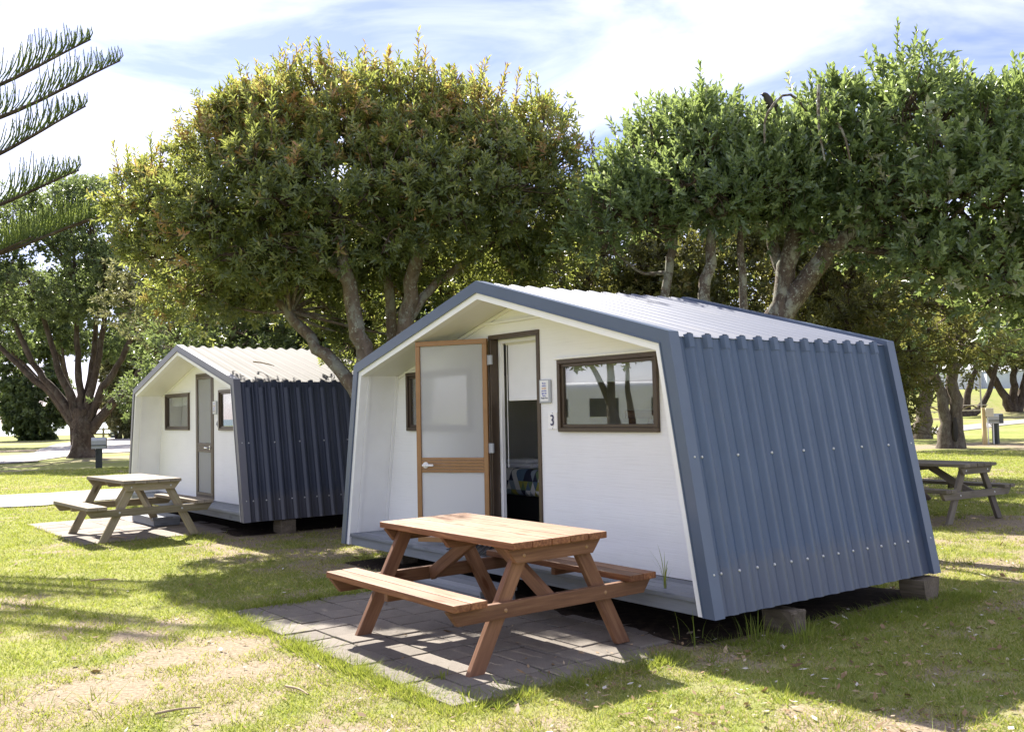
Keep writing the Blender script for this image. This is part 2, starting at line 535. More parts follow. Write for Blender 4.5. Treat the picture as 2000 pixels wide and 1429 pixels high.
def wall_paint():
    m, nt, b = nodes_of('grooved_wall_paint')
    v = coords(nt, (1.2, 1.2, 46))
    f = noise(nt, v, 2.2, 4, 0.62, 0.25)
    v2 = coords(nt)
    f2 = noise(nt, v2, 2.0, 5, 0.6)
    c = ramp(nt, f2, [(0.3, (0.85, 0.85, 0.845)), (0.7, (0.90, 0.90, 0.895))])
    c = mixc(nt, ramp(nt, f, [(0.34, (0.15,) * 3), (0.46, (0, 0, 0))]), c, (0.60, 0.59, 0.57))
    nt.links.new(c, b.inputs['Base Color'])
    b.inputs['Roughness'].default_value = 0.55
    b.inputs['Specular IOR Level'].default_value = 0.3
    bump(nt, b, f, 0.32, 0.006)
    return m
M['wall'] = wall_paint()

def paver_mat(name, lo, hi):
    m, nt, b = nodes_of(name)
    oi = nt.nodes.new('ShaderNodeObjectInfo')
    v = coords(nt, (1, 1, 1), 'Object')
    f = noise(nt, v, 9, 8, 0.75)
    f1 = noise(nt, v, 190, 2, 0.5)
    c = ramp(nt, f, [(0.3, lo), (0.7, hi)])
    c = mixc(nt, 0.35, c, ramp(nt, f1, [(0.3, tuple(x * 0.55 for x in lo)), (0.7, tuple(min(1, x * 1.4) for x in hi))]))
    h = nt.nodes.new('ShaderNodeHueSaturation')
    mr = nt.nodes.new('ShaderNodeMapRange'); mr.inputs[3].default_value = 0.88; mr.inputs[4].default_value = 1.12
    nt.links.new(oi.outputs['Random'], mr.inputs[0]); nt.links.new(mr.outputs[0], h.inputs['Value'])
    nt.links.new(c, h.inputs['Color']); nt.links.new(h.outputs[0], b.inputs['Base Color'])
    b.inputs['Roughness'].default_value = 0.88
    b.inputs['Specular IOR Level'].default_value = 0.25
    bump(nt, b, f1, 0.35, 0.004)
    return m
M['paver'] = paver_mat('concrete_paver', (0.120, 0.104, 0.088), (0.215, 0.190, 0.162))
M['paver_pale'] = paver_mat('pale_concrete_paver', (0.185, 0.160, 0.135), (0.275, 0.240, 0.205))

M['leaf_banksia'] = leafmat('banksia_leaf', [(0.0, (0.050, 0.080, 0.040)), (0.35, (0.115, 0.160, 0.066)), (0.6, (0.200, 0.245, 0.085)), (0.8, (0.31, 0.305, 0.110)), (0.9, (0.46, 0.30, 0.150)), (1.0, (0.48, 0.23, 0.115))], trans=(0.46, 0.50, 0.09), tfac=0.45, rough=0.33, spec=0.8)
M['leaf_pohut'] = leafmat('pohutukawa_leaf', [(0.0, (0.055, 0.095, 0.052)), (0.4, (0.130, 0.190, 0.098)), (0.75, (0.215, 0.290, 0.130)), (0.93, (0.34, 0.41, 0.24)), (1.0, (0.48, 0.48, 0.38))], (0.42, 0.52, 0.12), 0.40, 0.33, 0.8)
M['leaf_dark'] = leafmat('dark_tree_leaf', [(0.0, (0.026, 0.044, 0.026)), (0.5, (0.070, 0.102, 0.052)), (1.0, (0.18, 0.23, 0.11))], (0.30, 0.38, 0.10), 0.40)
M['leaf_brown'] = leafmat('brownish_shrub_leaf', [(0.0, (0.040, 0.048, 0.020)), (0.45, (0.095, 0.104, 0.038)), (0.78, (0.180, 0.180, 0.060)), (1.0, (0.27, 0.19, 0.08))], (0.40, 0.40, 0.09), 0.38)
M['leaf_pale'] = leafmat('pale_tree_leaf', [(0.0, (0.06, 0.08, 0.035)), (0.5, (0.15, 0.16, 0.07)), (1.0, (0.32, 0.29, 0.16))], (0.36, 0.36, 0.14), 0.35)
M['needle'] = leafmat('pine_needle', [(0.0, (0.050, 0.080, 0.026)), (0.5, (0.110, 0.155, 0.046)), (1.0, (0.24, 0.29, 0.080))], (0.34, 0.42, 0.08), 0.36, 0.6)
M['grass'] = leafmat('grass_blade', [(0.0, (0.075, 0.120, 0.024)), (0.45, (0.165, 0.215, 0.042)), (0.72, (0.290, 0.300, 0.072)), (0.86, (0.42, 0.36, 0.16)), (1.0, (0.54, 0.44, 0.26))], (0.48, 0.54, 0.07), 0.42, 0.6, 0.2)
M['litter'] = leafmat('dry_leaf', [(0.0, (0.09, 0.055, 0.028)), (0.4, (0.26, 0.17, 0.09)), (0.7, (0.40, 0.30, 0.19)), (1.0, (0.55, 0.51, 0.45))], (0.4, 0.28, 0.12), 0.12, 0.7, 0.2)
M['bark_banksia'] = bark('banksia_bark', (0.105, 0.082, 0.062), (0.235, 0.185, 0.142), (0.30, 0.32, 0.27), 0.65, 6.0, (0.50, 0.42, 0.05))
M['bark_pohut'] = bark('pohutukawa_bark', (0.062, 0.048, 0.038), (0.165, 0.132, 0.105), (0.33, 0.345, 0.285), 0.7, 8.0)
M['bark_mid'] = bark('lawn_tree_bark', (0.060, 0.047, 0.036), (0.155, 0.125, 0.098), (0.22, 0.21, 0.17), 0.35, 5.0)
M['bark_dark'] = bark('dark_bark', (0.026, 0.019, 0.015), (0.100, 0.075, 0.056), (0.14, 0.125, 0.10), 0.35, 3.0)
M['twig'] = bark('twig_bark', (0.060, 0.044, 0.032), (0.155, 0.118, 0.088))

# ------------------------------------------------------------------ terrain, paths, sea
def sstep(a, b, x):
    t = np.clip((x - a) / (b - a), 0, 1)
    return t * t * (3 - 2 * t)

def gz(x, y):
    x, y = np.asarray(x, float), np.asarray(y, float)
    wr = sstep(2, 16, x)
    z = wr * (0.55 * sstep(44, 68, y) + 2.1 * sstep(71, 84, y) + 0.25 * (fbm(x, y, 0.09, 5) - 0.5) * sstep(66, 80, y))
    z = z - (1 - sstep(-8, 6, x)) * 7.0 * sstep(118, 150, y)
    z = z + 0.035 * (fbm(x, y, 0.35, 3) - 0.5) * sstep(3, 6, np.hypot(x + 1, y - 9))
    return z

TH3, C3, Z3 = -0.9299, np.array([-0.2916, 8.1606]), 0.2006
TH4, C4, Z4 = -0.9219, np.array([-4.956, 14.404]), 0.192
def loc(x, y, c, th):
    U = (math.cos(th), math.sin(th)); V = (-math.sin(th), math.cos(th))
    return (x - c[0]) * U[0] + (y - c[1]) * U[1], (x - c[0]) * V[0] + (y - c[1]) * V[1]
def glob(u, v, c, th):
    return c[0] + u * math.cos(th) - v * math.sin(th), c[1] + u * math.sin(th) + v * math.cos(th)

def bare(x, y):
    """0 = full turf, 1 = bare sandy soil"""
    n = 0.55 * fbm(x, y, 1.1, 11, 4) + 0.45 * fbm(x, y, 4.3, 17, 3)
    g = lambda cx, cy, rx, ry: np.exp(-(((x - cx) / rx) ** 2 + ((y - cy) / ry) ** 2))
    b = 0.78 * g(-2.2, 6.1, 1.15, 0.85) + 0.62 * g(-3.2, 4.9, 1.2, 0.8) + 0.36 * g(-0.9, 4.9, 0.9, 0.6) + 0.5 * g(1.9, 4.5, 1.2, 0.5)
    b = b + 0.85 * g(6.6, 12.4, 2.4, 1.0) + 0.55 * g(-1.9, 11.2, 1.2, 1.0) + 0.45 * g(4.7, 9.6, 1.5, 1.0)
    b = b + 0.7 * g(-14.5, 41, 3, 3) + 0.6 * g(-24, 52, 6, 7) + 0.5 * g(16, 34, 5, 3) + 0.5 * g(25, 66, 9, 3)
    u, v = loc(x, y, C3, TH3)
    b = b + 1.3 * ((np.abs(u) < 2.42) & (v > -0.1) & (v < 2.6)) + 0.6 * np.exp(-((u + 2.1) / 0.7) ** 2 - ((v + 0.25) / 0.35) ** 2)
    u, v = loc(x, y, C4, TH4)
    b = b + 1.2 * ((np.abs(u) < 2.6) & (v > -0.15) & (v < 2.8)) + 0.7 * np.exp(-((u - 2.9) / 0.5) ** 2 - ((v - 0.9) / 1.3) ** 2)
    return np.clip((b * 0.85 + 2.3 * (n - 0.5) + 0.02), 0, 1)

def axis(lo, hi, d, far, g):
    a = list(np.arange(lo, hi + 1e-6, d))
    s, x = d, hi
    while x < far:
        s *= g; x += s; a.append(x)
    s, x = d, lo
    b = []
    while x > -far:
        s *= g; x -= s; b.append(x)
    return np.array(b[::-1] + a)
gx = axis(-9, 9, 0.2, 1800, 1.13)
gy = axis(2.6, 17, 0.2, 2400, 1.09)
gy = gy[gy > -320]
GX, GY = np.meshgrid(gx, gy)
vx, vy = GX.ravel(), GY.ravel()
vz = gz(vx, vy)
nx, ny = len(gx), len(gy)
ii = (np.arange(ny - 1)[:, None] * nx + np.arange(nx - 1)[None, :]).ravel()
quads = np.stack([ii, ii + 1, ii + nx + 1, ii + nx], 1)
ground_me = np_mesh('ground', np.stack([vx, vy, vz], 1), quads, {'bare': bare(vx, vy)}, smooth=True)

def ground_mat():
    m, nt, b = nodes_of('turf_and_sand')
    v = coords(nt, (1, 1, 1), 'Object')
    at = nt.nodes.new('ShaderNodeAttribute'); at.attribute_name = 'bare'
    f1 = noise(nt, v, 3.2, 8, 0.7)
    f2 = noise(nt, v, 38, 5, 0.7)
    f3 = noise(nt, v, 0.35, 6, 0.6)
    soil = ramp(nt, f2, [(0.25, (0.110, 0.082, 0.052)), (0.45, (0.235, 0.186, 0.128)), (0.62, (0.320, 0.265, 0.190)), (0.85, (0.40, 0.340, 0.255))])
    turf = ramp(nt, f1, [(0.28, (0.130, 0.155, 0.040)), (0.55, (0.225, 0.235, 0.070)), (0.75, (0.33, 0.295, 0.135))])
    turf = mixc(nt, 0.4, turf, ramp(nt, f3, [(0.35, (0.150, 0.205, 0.042)), (0.65, (0.300, 0.285, 0.105))]))
    ad = nt.nodes.new('ShaderNodeMath'); ad.operation = 'MULTIPLY_ADD'
    nt.links.new(f1, ad.inputs[0]); ad.inputs[1].default_value = 0.9
    nt.links.new(at.outputs['Fac'], ad.inputs[2])
    k = ramp(nt, ad.outputs[0], [(0.56, (0, 0, 0)), (0.86, (1, 1, 1))])
    nt.links.new(mixc(nt, k, turf, soil), b.inputs['Base Color'])
    b.inputs['Roughness'].default_value = 0.95
    b.inputs['Specular IOR Level'].default_value = 0.1
    bump(nt, b, f2, 0.6, 0.02)
    return m
M['ground'] = ground_mat()
ground = tag(link('ground', ground_me, M['ground']), kind='structure')

def asphalt(name, lo, hi, sc=60):
    m, nt, b = nodes_of(name)
    v = coords(nt)
    f = noise(nt, v, sc, 4, 0.7); g = noise(nt, v, 0.5, 6, 0.65)
    c = mixc(nt, 0.5, ramp(nt, f, [(0.3, lo), (0.7, hi)]), ramp(nt, g, [(0.35, lo), (0.65, hi)]))
    nt.links.new(c, b.inputs['Base Color'])
    b.inputs['Roughness'].default_value = 0.9
    bump(nt, b, f, 0.3, 0.01)
    return m
M['road'] = asphalt('pale_chip_road', (0.26, 0.235, 0.215), (0.40, 0.37, 0.34))
M['path'] = asphalt('grey_path', (0.185, 0.175, 0.165), (0.29, 0.275, 0.26))

def strip(name, left, right, m, lift, n=40):
    A, B = spline([(*p, 0) for p in left], n), spline([(*p, 0) for p in right], n)
    k = 5
    rows = [A * (1 - t) + B * t for t in np.linspace(0, 1, k)]
    V = np.stack(rows, 1).reshape(-1, 3)
    V[:, 2] = gz(V[:, 0], V[:, 1]) + lift
    jit = 0.06 * (fbm(V[:, 0], V[:, 1], 1.7, 21) - 0.5)
    V[:, 1] += jit * 4 * np.isin(np.arange(len(V)) % k, (0, k - 1))
    i = (np.arange(n - 1)[:, None] * k + np.arange(k - 1)[None, :]).ravel()
    o = link(name, np_mesh(name, V, np.stack([i, i + 1, i + k + 1, i + k], 1), smooth=True), m)
    return tag(o, kind='structure')
strip('road', [(-44, 28), (-31, 37), (-22.9, 43.7), (-27.0, 56), (-31, 67), (-35, 83), (-33, 84)],
      [(-40, 17), (-27, 29), (-18.9, 36.2), (-18.6, 38.2), (-19.2, 42.0), (-19.3, 45.2), (-17.5, 47)], M['road'], 0.03, 80)
strip('path', [(-22, 17.8), (-14.5, 19.4), (-10.3, 20.5), (-9.4, 21.2), (-8.0, 21.8), (-5, 22.6)],
      [(-20, 14.2), (-13, 16.3), (-8.9, 17.5), (-8.3, 17.9), (-7.2, 18.9), (-4.0, 19.9)], M['path'], 0.024, 50)
strip('lane', [(6, 46), (15, 49.5), (22.1, 52.6), (26.1, 55.7), (31.4, 60.2), (40, 68)],
      [(8, 41), (15, 43.8), (19.6, 46.7), (23.9, 50.8), (29.0, 55.6), (40, 62)], M['path'], 0.03, 50)

def sea_mat():
    m, nt, b = nodes_of('sea_water')
    v = coords(nt, (0.12, 0.5, 1))
    b.inputs['Base Color'].default_value = (0.09, 0.14, 0.17, 1)
    b.inputs['Roughness'].default_value = 0.6
    b.inputs['Specular IOR Level'].default_value = 0.2
    bump(nt, b, noise(nt, v, 2.0, 5, 0.7), 0.5, 0.6)
    return m
M['sea'] = sea_mat()
tag(link('sea', np_mesh('sea', np.array([[-3500, 120, -4.6], [60, 120, -4.6], [60, 5200, -4.6], [-3500, 5200, -4.6]]), np.array([[0, 1, 2, 3]])), M['sea']), kind='structure')

# ------------------------------------------------------------------ paving
def paving(c, th, us, vs, z, thick, m, name, skip=(), jitter=0.005, gap=0.012, extra=()):
    root_me = None
    bm = bmesh.new()
    u0, u1, v0, v1 = us[0], us[-1], vs[0], vs[-1]
    add_box(bm, ((u0 + u1) / 2, (v0 + v1) / 2, z - thick - 0.004), (u1 - u0 - 0.03, v1 - v0 - 0.03, 0.02))
    base = link(name, bm_mesh(bm, name), M['dark_sand'])
    base.location = (c[0], c[1], 0); base.rotation_euler = (0, 0, th)
    tag(base, kind='structure')
    cache = {}
    def one(ua, ub, va, vb):
        key = (round(ub - ua, 3), round(vb - va, 3))
        if key not in cache:
            bm = bmesh.new()
            add_box(bm, (0, 0, -thick / 2), (ub - ua - gap, vb - va - gap, thick), bev=0.005, seg=2)
            cache[key] = bm_mesh(bm, 'paver')
            cache[key].materials.append(m)
        o = bpy.data.objects.new('paver', cache[key])
        o.parent = base
        o.location = ((ua + ub) / 2, (va + vb) / 2, z + random.uniform(-jitter, jitter))
        o.rotation_euler = (random.gauss(0, 0.010), random.gauss(0, 0.010), random.gauss(0, 0.010))
        COL.objects.link(o)
    for i in range(len(us) - 1):
        for j in range(len(vs) - 1):
            if (i, j) in skip: continue
            one(us[i], us[i + 1], vs[j], vs[j + 1])
    for e in extra: one(*e)
    return base
M['dark_sand'] = plain('joint_sand', (0.13, 0.115, 0.085), 0.95, 0, 0.3, 30, 0.1, 0.5, 120)
us3 = list(np.linspace(-0.80, 2.44, 13))
vs3 = list(np.linspace(-1.88, 0.24, 9))
paving(C3, TH3, us3, vs3, 0.014, 0.05, M['paver'], 'paving', skip={(11, 7), (11, 6), (0, 7)})
us4 = list(np.linspace(-1.50, 1.74, 8))
vs4 = list(np.linspace(-1.74, 0.30, 6))
paving(C4, TH4, us4, vs4, 0.018, 0.05, M['paver_pale'], 'paving', jitter=0.002, gap=0.005)

def on_paving(x, y, mg=0.0):
    u, v = loc(x, y, C3, TH3)
    a = (u > -0.80 - mg) & (u < 2.44 + mg) & (v > -1.88 - mg) & (v < 0.26 + mg) & ~((u > 2.17) & (v > -0.25))
    u, v = loc(x, y, C4, TH4)
    return a | ((u > -1.5 - mg) & (u < 1.74 + mg) & (v > -1.74 - mg) & (v < 0.3 + mg))
def under_cabin(x, y):
    u, v = loc(x, y, C3, TH3)
    a = (np.abs(u) < 2.4) & (v > 0.05) & (v < 2.6)
    u, v = loc(x, y, C4, TH4)
    return a | ((np.abs(u) < 2.4) & (v > 0.05) & (v < 2.6))
def on_path(x, y):
    lo = np.interp(x, [-22, -13, -8.9, -8.3, -7.2, -4], [13.8, 16.3, 17.5, 17.9, 18.9, 19.9])
    hi = np.interp(x, [-22, -14.5, -10.3, -9.4, -8, -5], [17.8, 19.4, 20.5, 21.2, 21.8, 22.6])
    return (y > lo + 0.1) & (y < hi - 0.1) & (x < -4)

# ------------------------------------------------------------------ turf
def grass(n):
    th = rng.uniform(R(-38), R(41), n)
    q = rng.uniform(0, 1, n)
    r0, r1 = 3.8, 34.0
    r = (math.sqrt(r0) + q * (math.sqrt(r1) - math.sqrt(r0))) ** 2
    x, y = r * np.sin(th), r * np.cos(th)
    b = bare(x, y)
    cl = fbm(x, y, 5.0, 31, 3)                       # tufts
    keep = (rng.uniform(0, 1, n) > np.clip(b * 1.25 - 0.12 - (cl - 0.5) * 1.6 * (b > 0.10), 0, 0.97))
    keep &= ~on_paving(x, y, -0.02) & ~under_cabin(x, y) & ~on_path(x, y)
    x, y, r, b, cl = x[keep], y[keep], r[keep], b[keep], cl[keep]
    n = len(x)
    lush = fbm(x, y, 0.8, 41, 3)
    h = (0.014 + 0.028 * rng.beta(2, 3.5, n)) * (0.75 + 0.8 * np.clip(cl - 0.3, 0, 1)) * (0.8 + 0.022 * r)
    w = (0.0020 + 0.0014 * rng.uniform(0, 1, n)) * (0.75 + 0.085 * r)
    a = rng.uniform(0, 2 * np.pi, n)
    lean = rng.normal(0, 0.95, (n, 2)) * h[:, None]
    z = gz(x, y)
    # edges of the paving carry longer blades
    edge = on_paving(x, y, 0.10)
    h = h * np.where(edge, 1.7, 1.0)
    dx, dy = np.cos(a) * w, np.sin(a) * w
    V = np.empty((n, 3, 3))
    V[:, 0] = np.stack([x - dx, y - dy, z - 0.004], 1)
    V[:, 1] = np.stack([x + dx, y + dy, z - 0.004], 1)
    V[:, 2] = np.stack([x + lean[:, 0], y + lean[:, 1], z + h], 1)
    dry = np.clip(rng.normal(0.47, 0.17, n) + 0.55 * (0.5 - lush) + 0.28 * b, 0, 1)
    straw = rng.uniform(0, 1, n) < 0.20 + 0.22 * b + 0.7 * np.clip(0.50 - lush, 0, 1)
    dry = np.where(straw, rng.uniform(0.8, 1.0, n), np.minimum(dry, 0.78))
    # denser, taller tufts
    nt_, per = 900, 26
    tth = rng.uniform(R(-33), R(33), nt_); tr_ = (2.05 + rng.uniform(0, 1, nt_) * 2.4) ** 2
    cx, cy = tr_ * np.sin(tth), tr_ * np.cos(tth)
    k_ = ~on_paving(cx, cy, 0.0) & ~under_cabin(cx, cy) & ~on_path(cx, cy) & (bare(cx, cy) < 0.75)
    eu = np.concatenate([rng.uniform(-0.85, 2.45, 150), np.full(70, -0.83), np.full(80, 2.47)])
    ev = np.concatenate([np.full(150, -1.91), rng.uniform(-1.9, 0.2, 70), rng.uniform(-1.9, -0.25, 80)])
    ex, ey = glob(eu + rng.normal(0, 0.035, 300), ev + rng.normal(0, 0.035, 300), C3, TH3)
    fx, fy = glob(rng.uniform(2.46, 2.80, 170), rng.uniform(0.1, 2.8, 170), C3, TH3)
    ex, ey = np.concatenate([ex, fx]), np.concatenate([ey, fy])
    cx, cy, tr_ = np.concatenate([cx[k_], ex]), np.concatenate([cy[k_], ey]), np.concatenate([tr_[k_], np.hypot(ex, ey)])
    k_ = np.ones(len(cx), bool)
    cx, cy, tr_ = np.repeat(cx[k_], per), np.repeat(cy[k_], per), np.repeat(tr_[k_], per)
    m_ = len(cx)
    sp = np.repeat(rng.uniform(0.02, 0.075, m_ // per), per)
    off = rng.normal(0, 1, (m_, 2)) * sp[:, None]
    bx_, by_ = cx + off[:, 0], cy + off[:, 1]
    hh = np.repeat(rng.uniform(0.03, 0.075, m_ // per), per) * rng.uniform(0.5, 1.1, m_)
    ww = (0.0022 + 0.0012 * rng.uniform(0, 1, m_)) * (0.8 + 0.07 * tr_)
    aa = rng.uniform(0, 2 * np.pi, m_)
    ln_ = off * 0.9 + rng.normal(0, 0.5, (m_, 2)) * hh[:, None]
    zz = gz(bx_, by_)
    V2 = np.empty((m_, 3, 3))
    V2[:, 0] = np.stack([bx_ - np.cos(aa) * ww, by_ - np.sin(aa) * ww, zz - 0.004], 1)
    V2[:, 1] = np.stack([bx_ + np.cos(aa) * ww, by_ + np.sin(aa) * ww, zz - 0.004], 1)
    V2[:, 2] = np.stack([bx_ + ln_[:, 0], by_ + ln_[:, 1], zz + hh], 1)
    dry2 = np.clip(np.repeat(rng.uniform(0.1, 0.6, m_ // per), per) + rng.normal(0, 0.12, m_), 0, 0.9)
    V = np.concatenate([V, V2]); dry = np.concatenate([dry, dry2]); n = len(V)
    T = np.repeat(dry, 3)
    F = np.arange(n * 3).reshape(n, 3)
    return np_mesh('grass', V, F, {'tint': T})
g = link('grass', grass(860000), M['grass'])
tag(g, 'short patchy green and straw coloured lawn grass', 'grass', kind='stuff')

def litter(n):
    th = rng.uniform(R(-33), R(33), n)
    r = (math.sqrt(4.3) + rng.uniform(0, 1, n) * (math.sqrt(17.0) - math.sqrt(4.3))) ** 2
    x, y = r * np.sin(th), r * np.cos(th)
    u, v = loc(x, y, C3, TH3)
    p = 0.16 + 0.75 * ((u > 1.9) & (v > -1.4)) + 0.75 * np.exp(-((u + 2.0) / 1.0) ** 2 - ((v + 0.2) / 0.5) ** 2) + 0.35 * ((u > 2.2) | (y < 5.0)) * (x > -0.4) + 0.8 * np.exp(-((u - 2.45) / 0.3) ** 2) * (v > -0.2) * (v < 2.7)
    keep = (rng.uniform(0, 1, n) < p) & ~((np.abs(u) < 2.3) & (v > 0.35) & (v < 2.5))
    x, y = x[keep], y[keep]; n = len(x)
    onp = on_paving(x, y)
    keep = ~onp | (rng.uniform(0, 1, n) < 0.35)
    x, y = x[keep], y[keep]; n = len(x)
    z = gz(x, y) + np.where(on_paving(x, y), 0.020, rng.uniform(0.008, 0.022, n))
    L = rng.uniform(0.010, 0.030, n) * np.where(rng.uniform(0, 1, n) < 0.25, 1.35, 0.8)
    W = L * rng.uniform(0.25, 0.5, n)
    a = rng.uniform(0, 2 * np.pi, n)
    X = np.stack([np.cos(a), np.sin(a), rng.normal(0, 0.25, n)], 1)
    Y = np.stack([-np.sin(a), np.cos(a), rng.normal(0, 0.35, n)], 1)
    P = np.stack([x, y, z], 1)
    up = np.array([0, 0, 1.0])
    cu = rng.uniform(0.0, 0.3, n)[:, None]
    V = np.stack([P - X * L[:, None], P + Y * W[:, None] + up * cu * W[:, None], P + X * L[:, None] + up * (cu * L[:, None]), P - Y * W[:, None] + up * cu * W[:, None]], 1)
    i = np.arange(n) * 4
    F = np.concatenate([np.stack([i, i + 1, i + 2], 1), np.stack([i, i + 2, i + 3], 1)])
    tint = np.where(rng.uniform(0, 1, n) < 0.13, 1.0, rng.beta(2, 2, n) * 0.85)
    return np_mesh('leaf_litter', V.reshape(-1, 3), F, {'tint': np.repeat(tint, 4)})
tag(link('leaf_litter', litter(10500), M['litter']), 'scattered dry fallen leaves and pale shell bits on the ground', 'leaf litter', kind='stuff')

# soil sheets under the cabins, the shade there put into their dark colour
def under_shade_soil(c, th, name):
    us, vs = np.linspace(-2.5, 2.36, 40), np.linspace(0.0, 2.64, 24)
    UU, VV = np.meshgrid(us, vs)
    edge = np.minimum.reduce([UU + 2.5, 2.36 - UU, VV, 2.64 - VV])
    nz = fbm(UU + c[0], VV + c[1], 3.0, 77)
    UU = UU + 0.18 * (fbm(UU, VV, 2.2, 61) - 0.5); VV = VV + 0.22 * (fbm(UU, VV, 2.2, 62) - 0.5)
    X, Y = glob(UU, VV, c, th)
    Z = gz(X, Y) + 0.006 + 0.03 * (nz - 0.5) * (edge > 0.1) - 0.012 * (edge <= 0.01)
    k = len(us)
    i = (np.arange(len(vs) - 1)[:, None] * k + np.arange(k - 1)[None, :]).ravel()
    o = link(name, np_mesh(name, np.stack([X, Y, Z + 0.012], -1).reshape(-1, 3), np.stack([i, i + 1, i + k + 1, i + k], 1), smooth=True), M['shade_soil'])
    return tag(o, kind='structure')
M['shade_soil'] = plain('shade_dark_soil', (0.035, 0.026, 0.019), 0.95, 0, 0.45, 14, 0.1, 0.6, 60, dirt=(0.14, 0.10, 0.065), dirt_amt=0.5)  # littered soil, coloured dark to imitate the shade below the floor
under_shade_soil(C3, TH3, 'soil')  # sheet with the shade under the cabin painted in
under_shade_soil(C4, TH4, 'soil')

# ------------------------------------------------------------------ cabins
WB, WE, ZE, ZR, LD = 2.5375, 2.2075, 1.827, 2.423, 2.602
RIBS = [0.214 + 0.1775 * i for i in range(13)]
OUT = [(-WB, 0.0), (-WE, ZE), (0.0, ZR), (WE, ZE), (WB, 0.0)]

def offset_profile(d):
    segs = []
    for (a, b) in zip(OUT[:-1], OUT[1:]):
        dx, dz = b[0] - a[0], b[1] - a[1]
        l = math.hypot(dx, dz)
        nx_, nz_ = dz / l, -dx / l                    # inward
        segs.append(((a[0] + nx_ * d, a[1] + nz_ * d), (dx / l, dz / l)))
    pts = []
    (p, t) = segs[0]
    k = (0 - p[1]) / t[1]; pts.append((p[0] + t[0] * k, 0.0))
    for (p, t), (q, s) in zip(segs[:-1], segs[1:]):
        det = t[0] * (-s[1]) + s[0] * t[1]
        k = ((q[0] - p[0]) * (-s[1]) + s[0] * (q[1] - p[1])) / det
        pts.append((p[0] + t[0] * k, p[1] + t[1] * k))
    (p, t) = segs[-1]
    k = (0 - p[1]) / t[1]; pts.append((p[0] + t[0] * k, 0.0))
    return pts

def shell_piece(name, seg_ids, d0, d1, v0, v1, m, parent, bottom=0.0):
    A, B = offset_profile(d0), offset_profile(d1)
    bm = bmesh.new()
    for i in seg_ids:
        pts = [A[i], A[i + 1], B[i + 1], B[i]]
        if bottom:
            pts = [(p[0] + (bottom * (WB - WE) / ZE * (1 if p[0] > 0 else -1) * -1), bottom) if abs(p[1]) < 1e-6 else p for p in pts]
        add_prism(bm, [(p[0], v0, p[1]) for p in pts], (0, v1 - v0, 0))
    return link(name, bm_mesh(bm, name), m, parent)

def ribbed_sheet(name, i, m, parent, ext=0.0, v0=0.05, v1=LD - 0.05):
    """trapezoidal ribbed steel over profile segment i"""
    P = offset_profile(0.034)
    a, b = Vector((P[i][0], 0, P[i][1])), Vector((P[i + 1][0], 0, P[i + 1][1]))
    t = (b - a).normalized()
    n = Vector((-t.z, 0, t.x))
    if i in (1,): a = a - t * ext
    if i in (2,): b = b + t * ext
    prof = [(v0, 0.0)]
    for k, r in enumerate(RIBS):
        m0 = r - 0.0888
        for s in (-0.03, 0.03):
            q = m0 + s
            if q > v0 + 0.03:
                prof += [(q - 0.008, 0.0), (q - 0.004, 0.0022), (q + 0.004, 0.0022), (q + 0.008, 0.0)]
        prof += [(r - 0.036, 0.0), (r - 0.022, 0.029), (r + 0.022, 0.029), (r + 0.036, 0.0)]
    prof.append((v1, 0.0))
    k = len(prof)
    rows = 9
    V = []
    rr = np.random.default_rng(i + int(100 * abs(parent.location.x)))
    wob = rr.normal(0, 0.0005, (rows, k))
    for j in range(rows):
        f = j / (rows - 1)
        base = a.lerp(b, f)
        for q, (v, h) in enumerate(prof):
            V.append(base + n * (h + wob[j, q] * (h < 0.01)) + Vector((0, v, 0)))
    V = np.array([tuple(v) for v in V])
    ii = (np.arange(rows - 1)[:, None] * k + np.arange(k - 1)[None, :]).ravel()
    return link(name, np_mesh(name, V, np.stack([ii, ii + 1, ii + k + 1, ii + k], 1)), m, parent)

def rib_caps(parent, i, m):
    P = offset_profile(0.034)
    e = Vector((P[3][0], 0, P[3][1])) if i == 3 else Vector((P[1][0], 0, P[1][1]))
    bot = Vector((P[4][0], 0, P[4][1])) if i == 3 else Vector((P[0][0], 0, P[0][1]))
    d = (bot - e).normalized()
    sgn = 1 if i == 3 else -1
    n = Vector((sgn * -d.z * 1, 0, sgn * d.x)) if False else Vector((d.z * -sgn, 0, d.x * sgn))
    if n.x * sgn < 0: n = -n
    for r in RIBS:
        bm = bmesh.new()
        def pt(s, v, h): return e + d * s + n * h + Vector((0, v, 0))
        lo, hi = -0.014, 0.08
        secs = []
        for s in (lo, hi):
            secs.append([bm.verts.new(pt(s, r + o, h)) for o, h in ((-0.039, 0.002), (-0.024, 0.033), (0.024, 0.033), (0.039, 0.002))])
        for j in range(3):
            bm.faces.new((secs[0][j], secs[0][j + 1], secs[1][j + 1], secs[1][j]))
        bm.faces.new(secs[0]); bm.faces.new(secs[1])
        link('rib_cap', bm_mesh(bm, 'rib_cap'), m, parent)

def wall_outline(u, d=0.14):
    I = offset_profile(d)
    au = abs(u)
    ue, ze = I[3]; zr = I[2][1]; ub = I[4][0]
    if au <= ue: return zr + (ze - zr) * au / ue
    return max(0.0, ze * (ub - au) / (ub - ue))

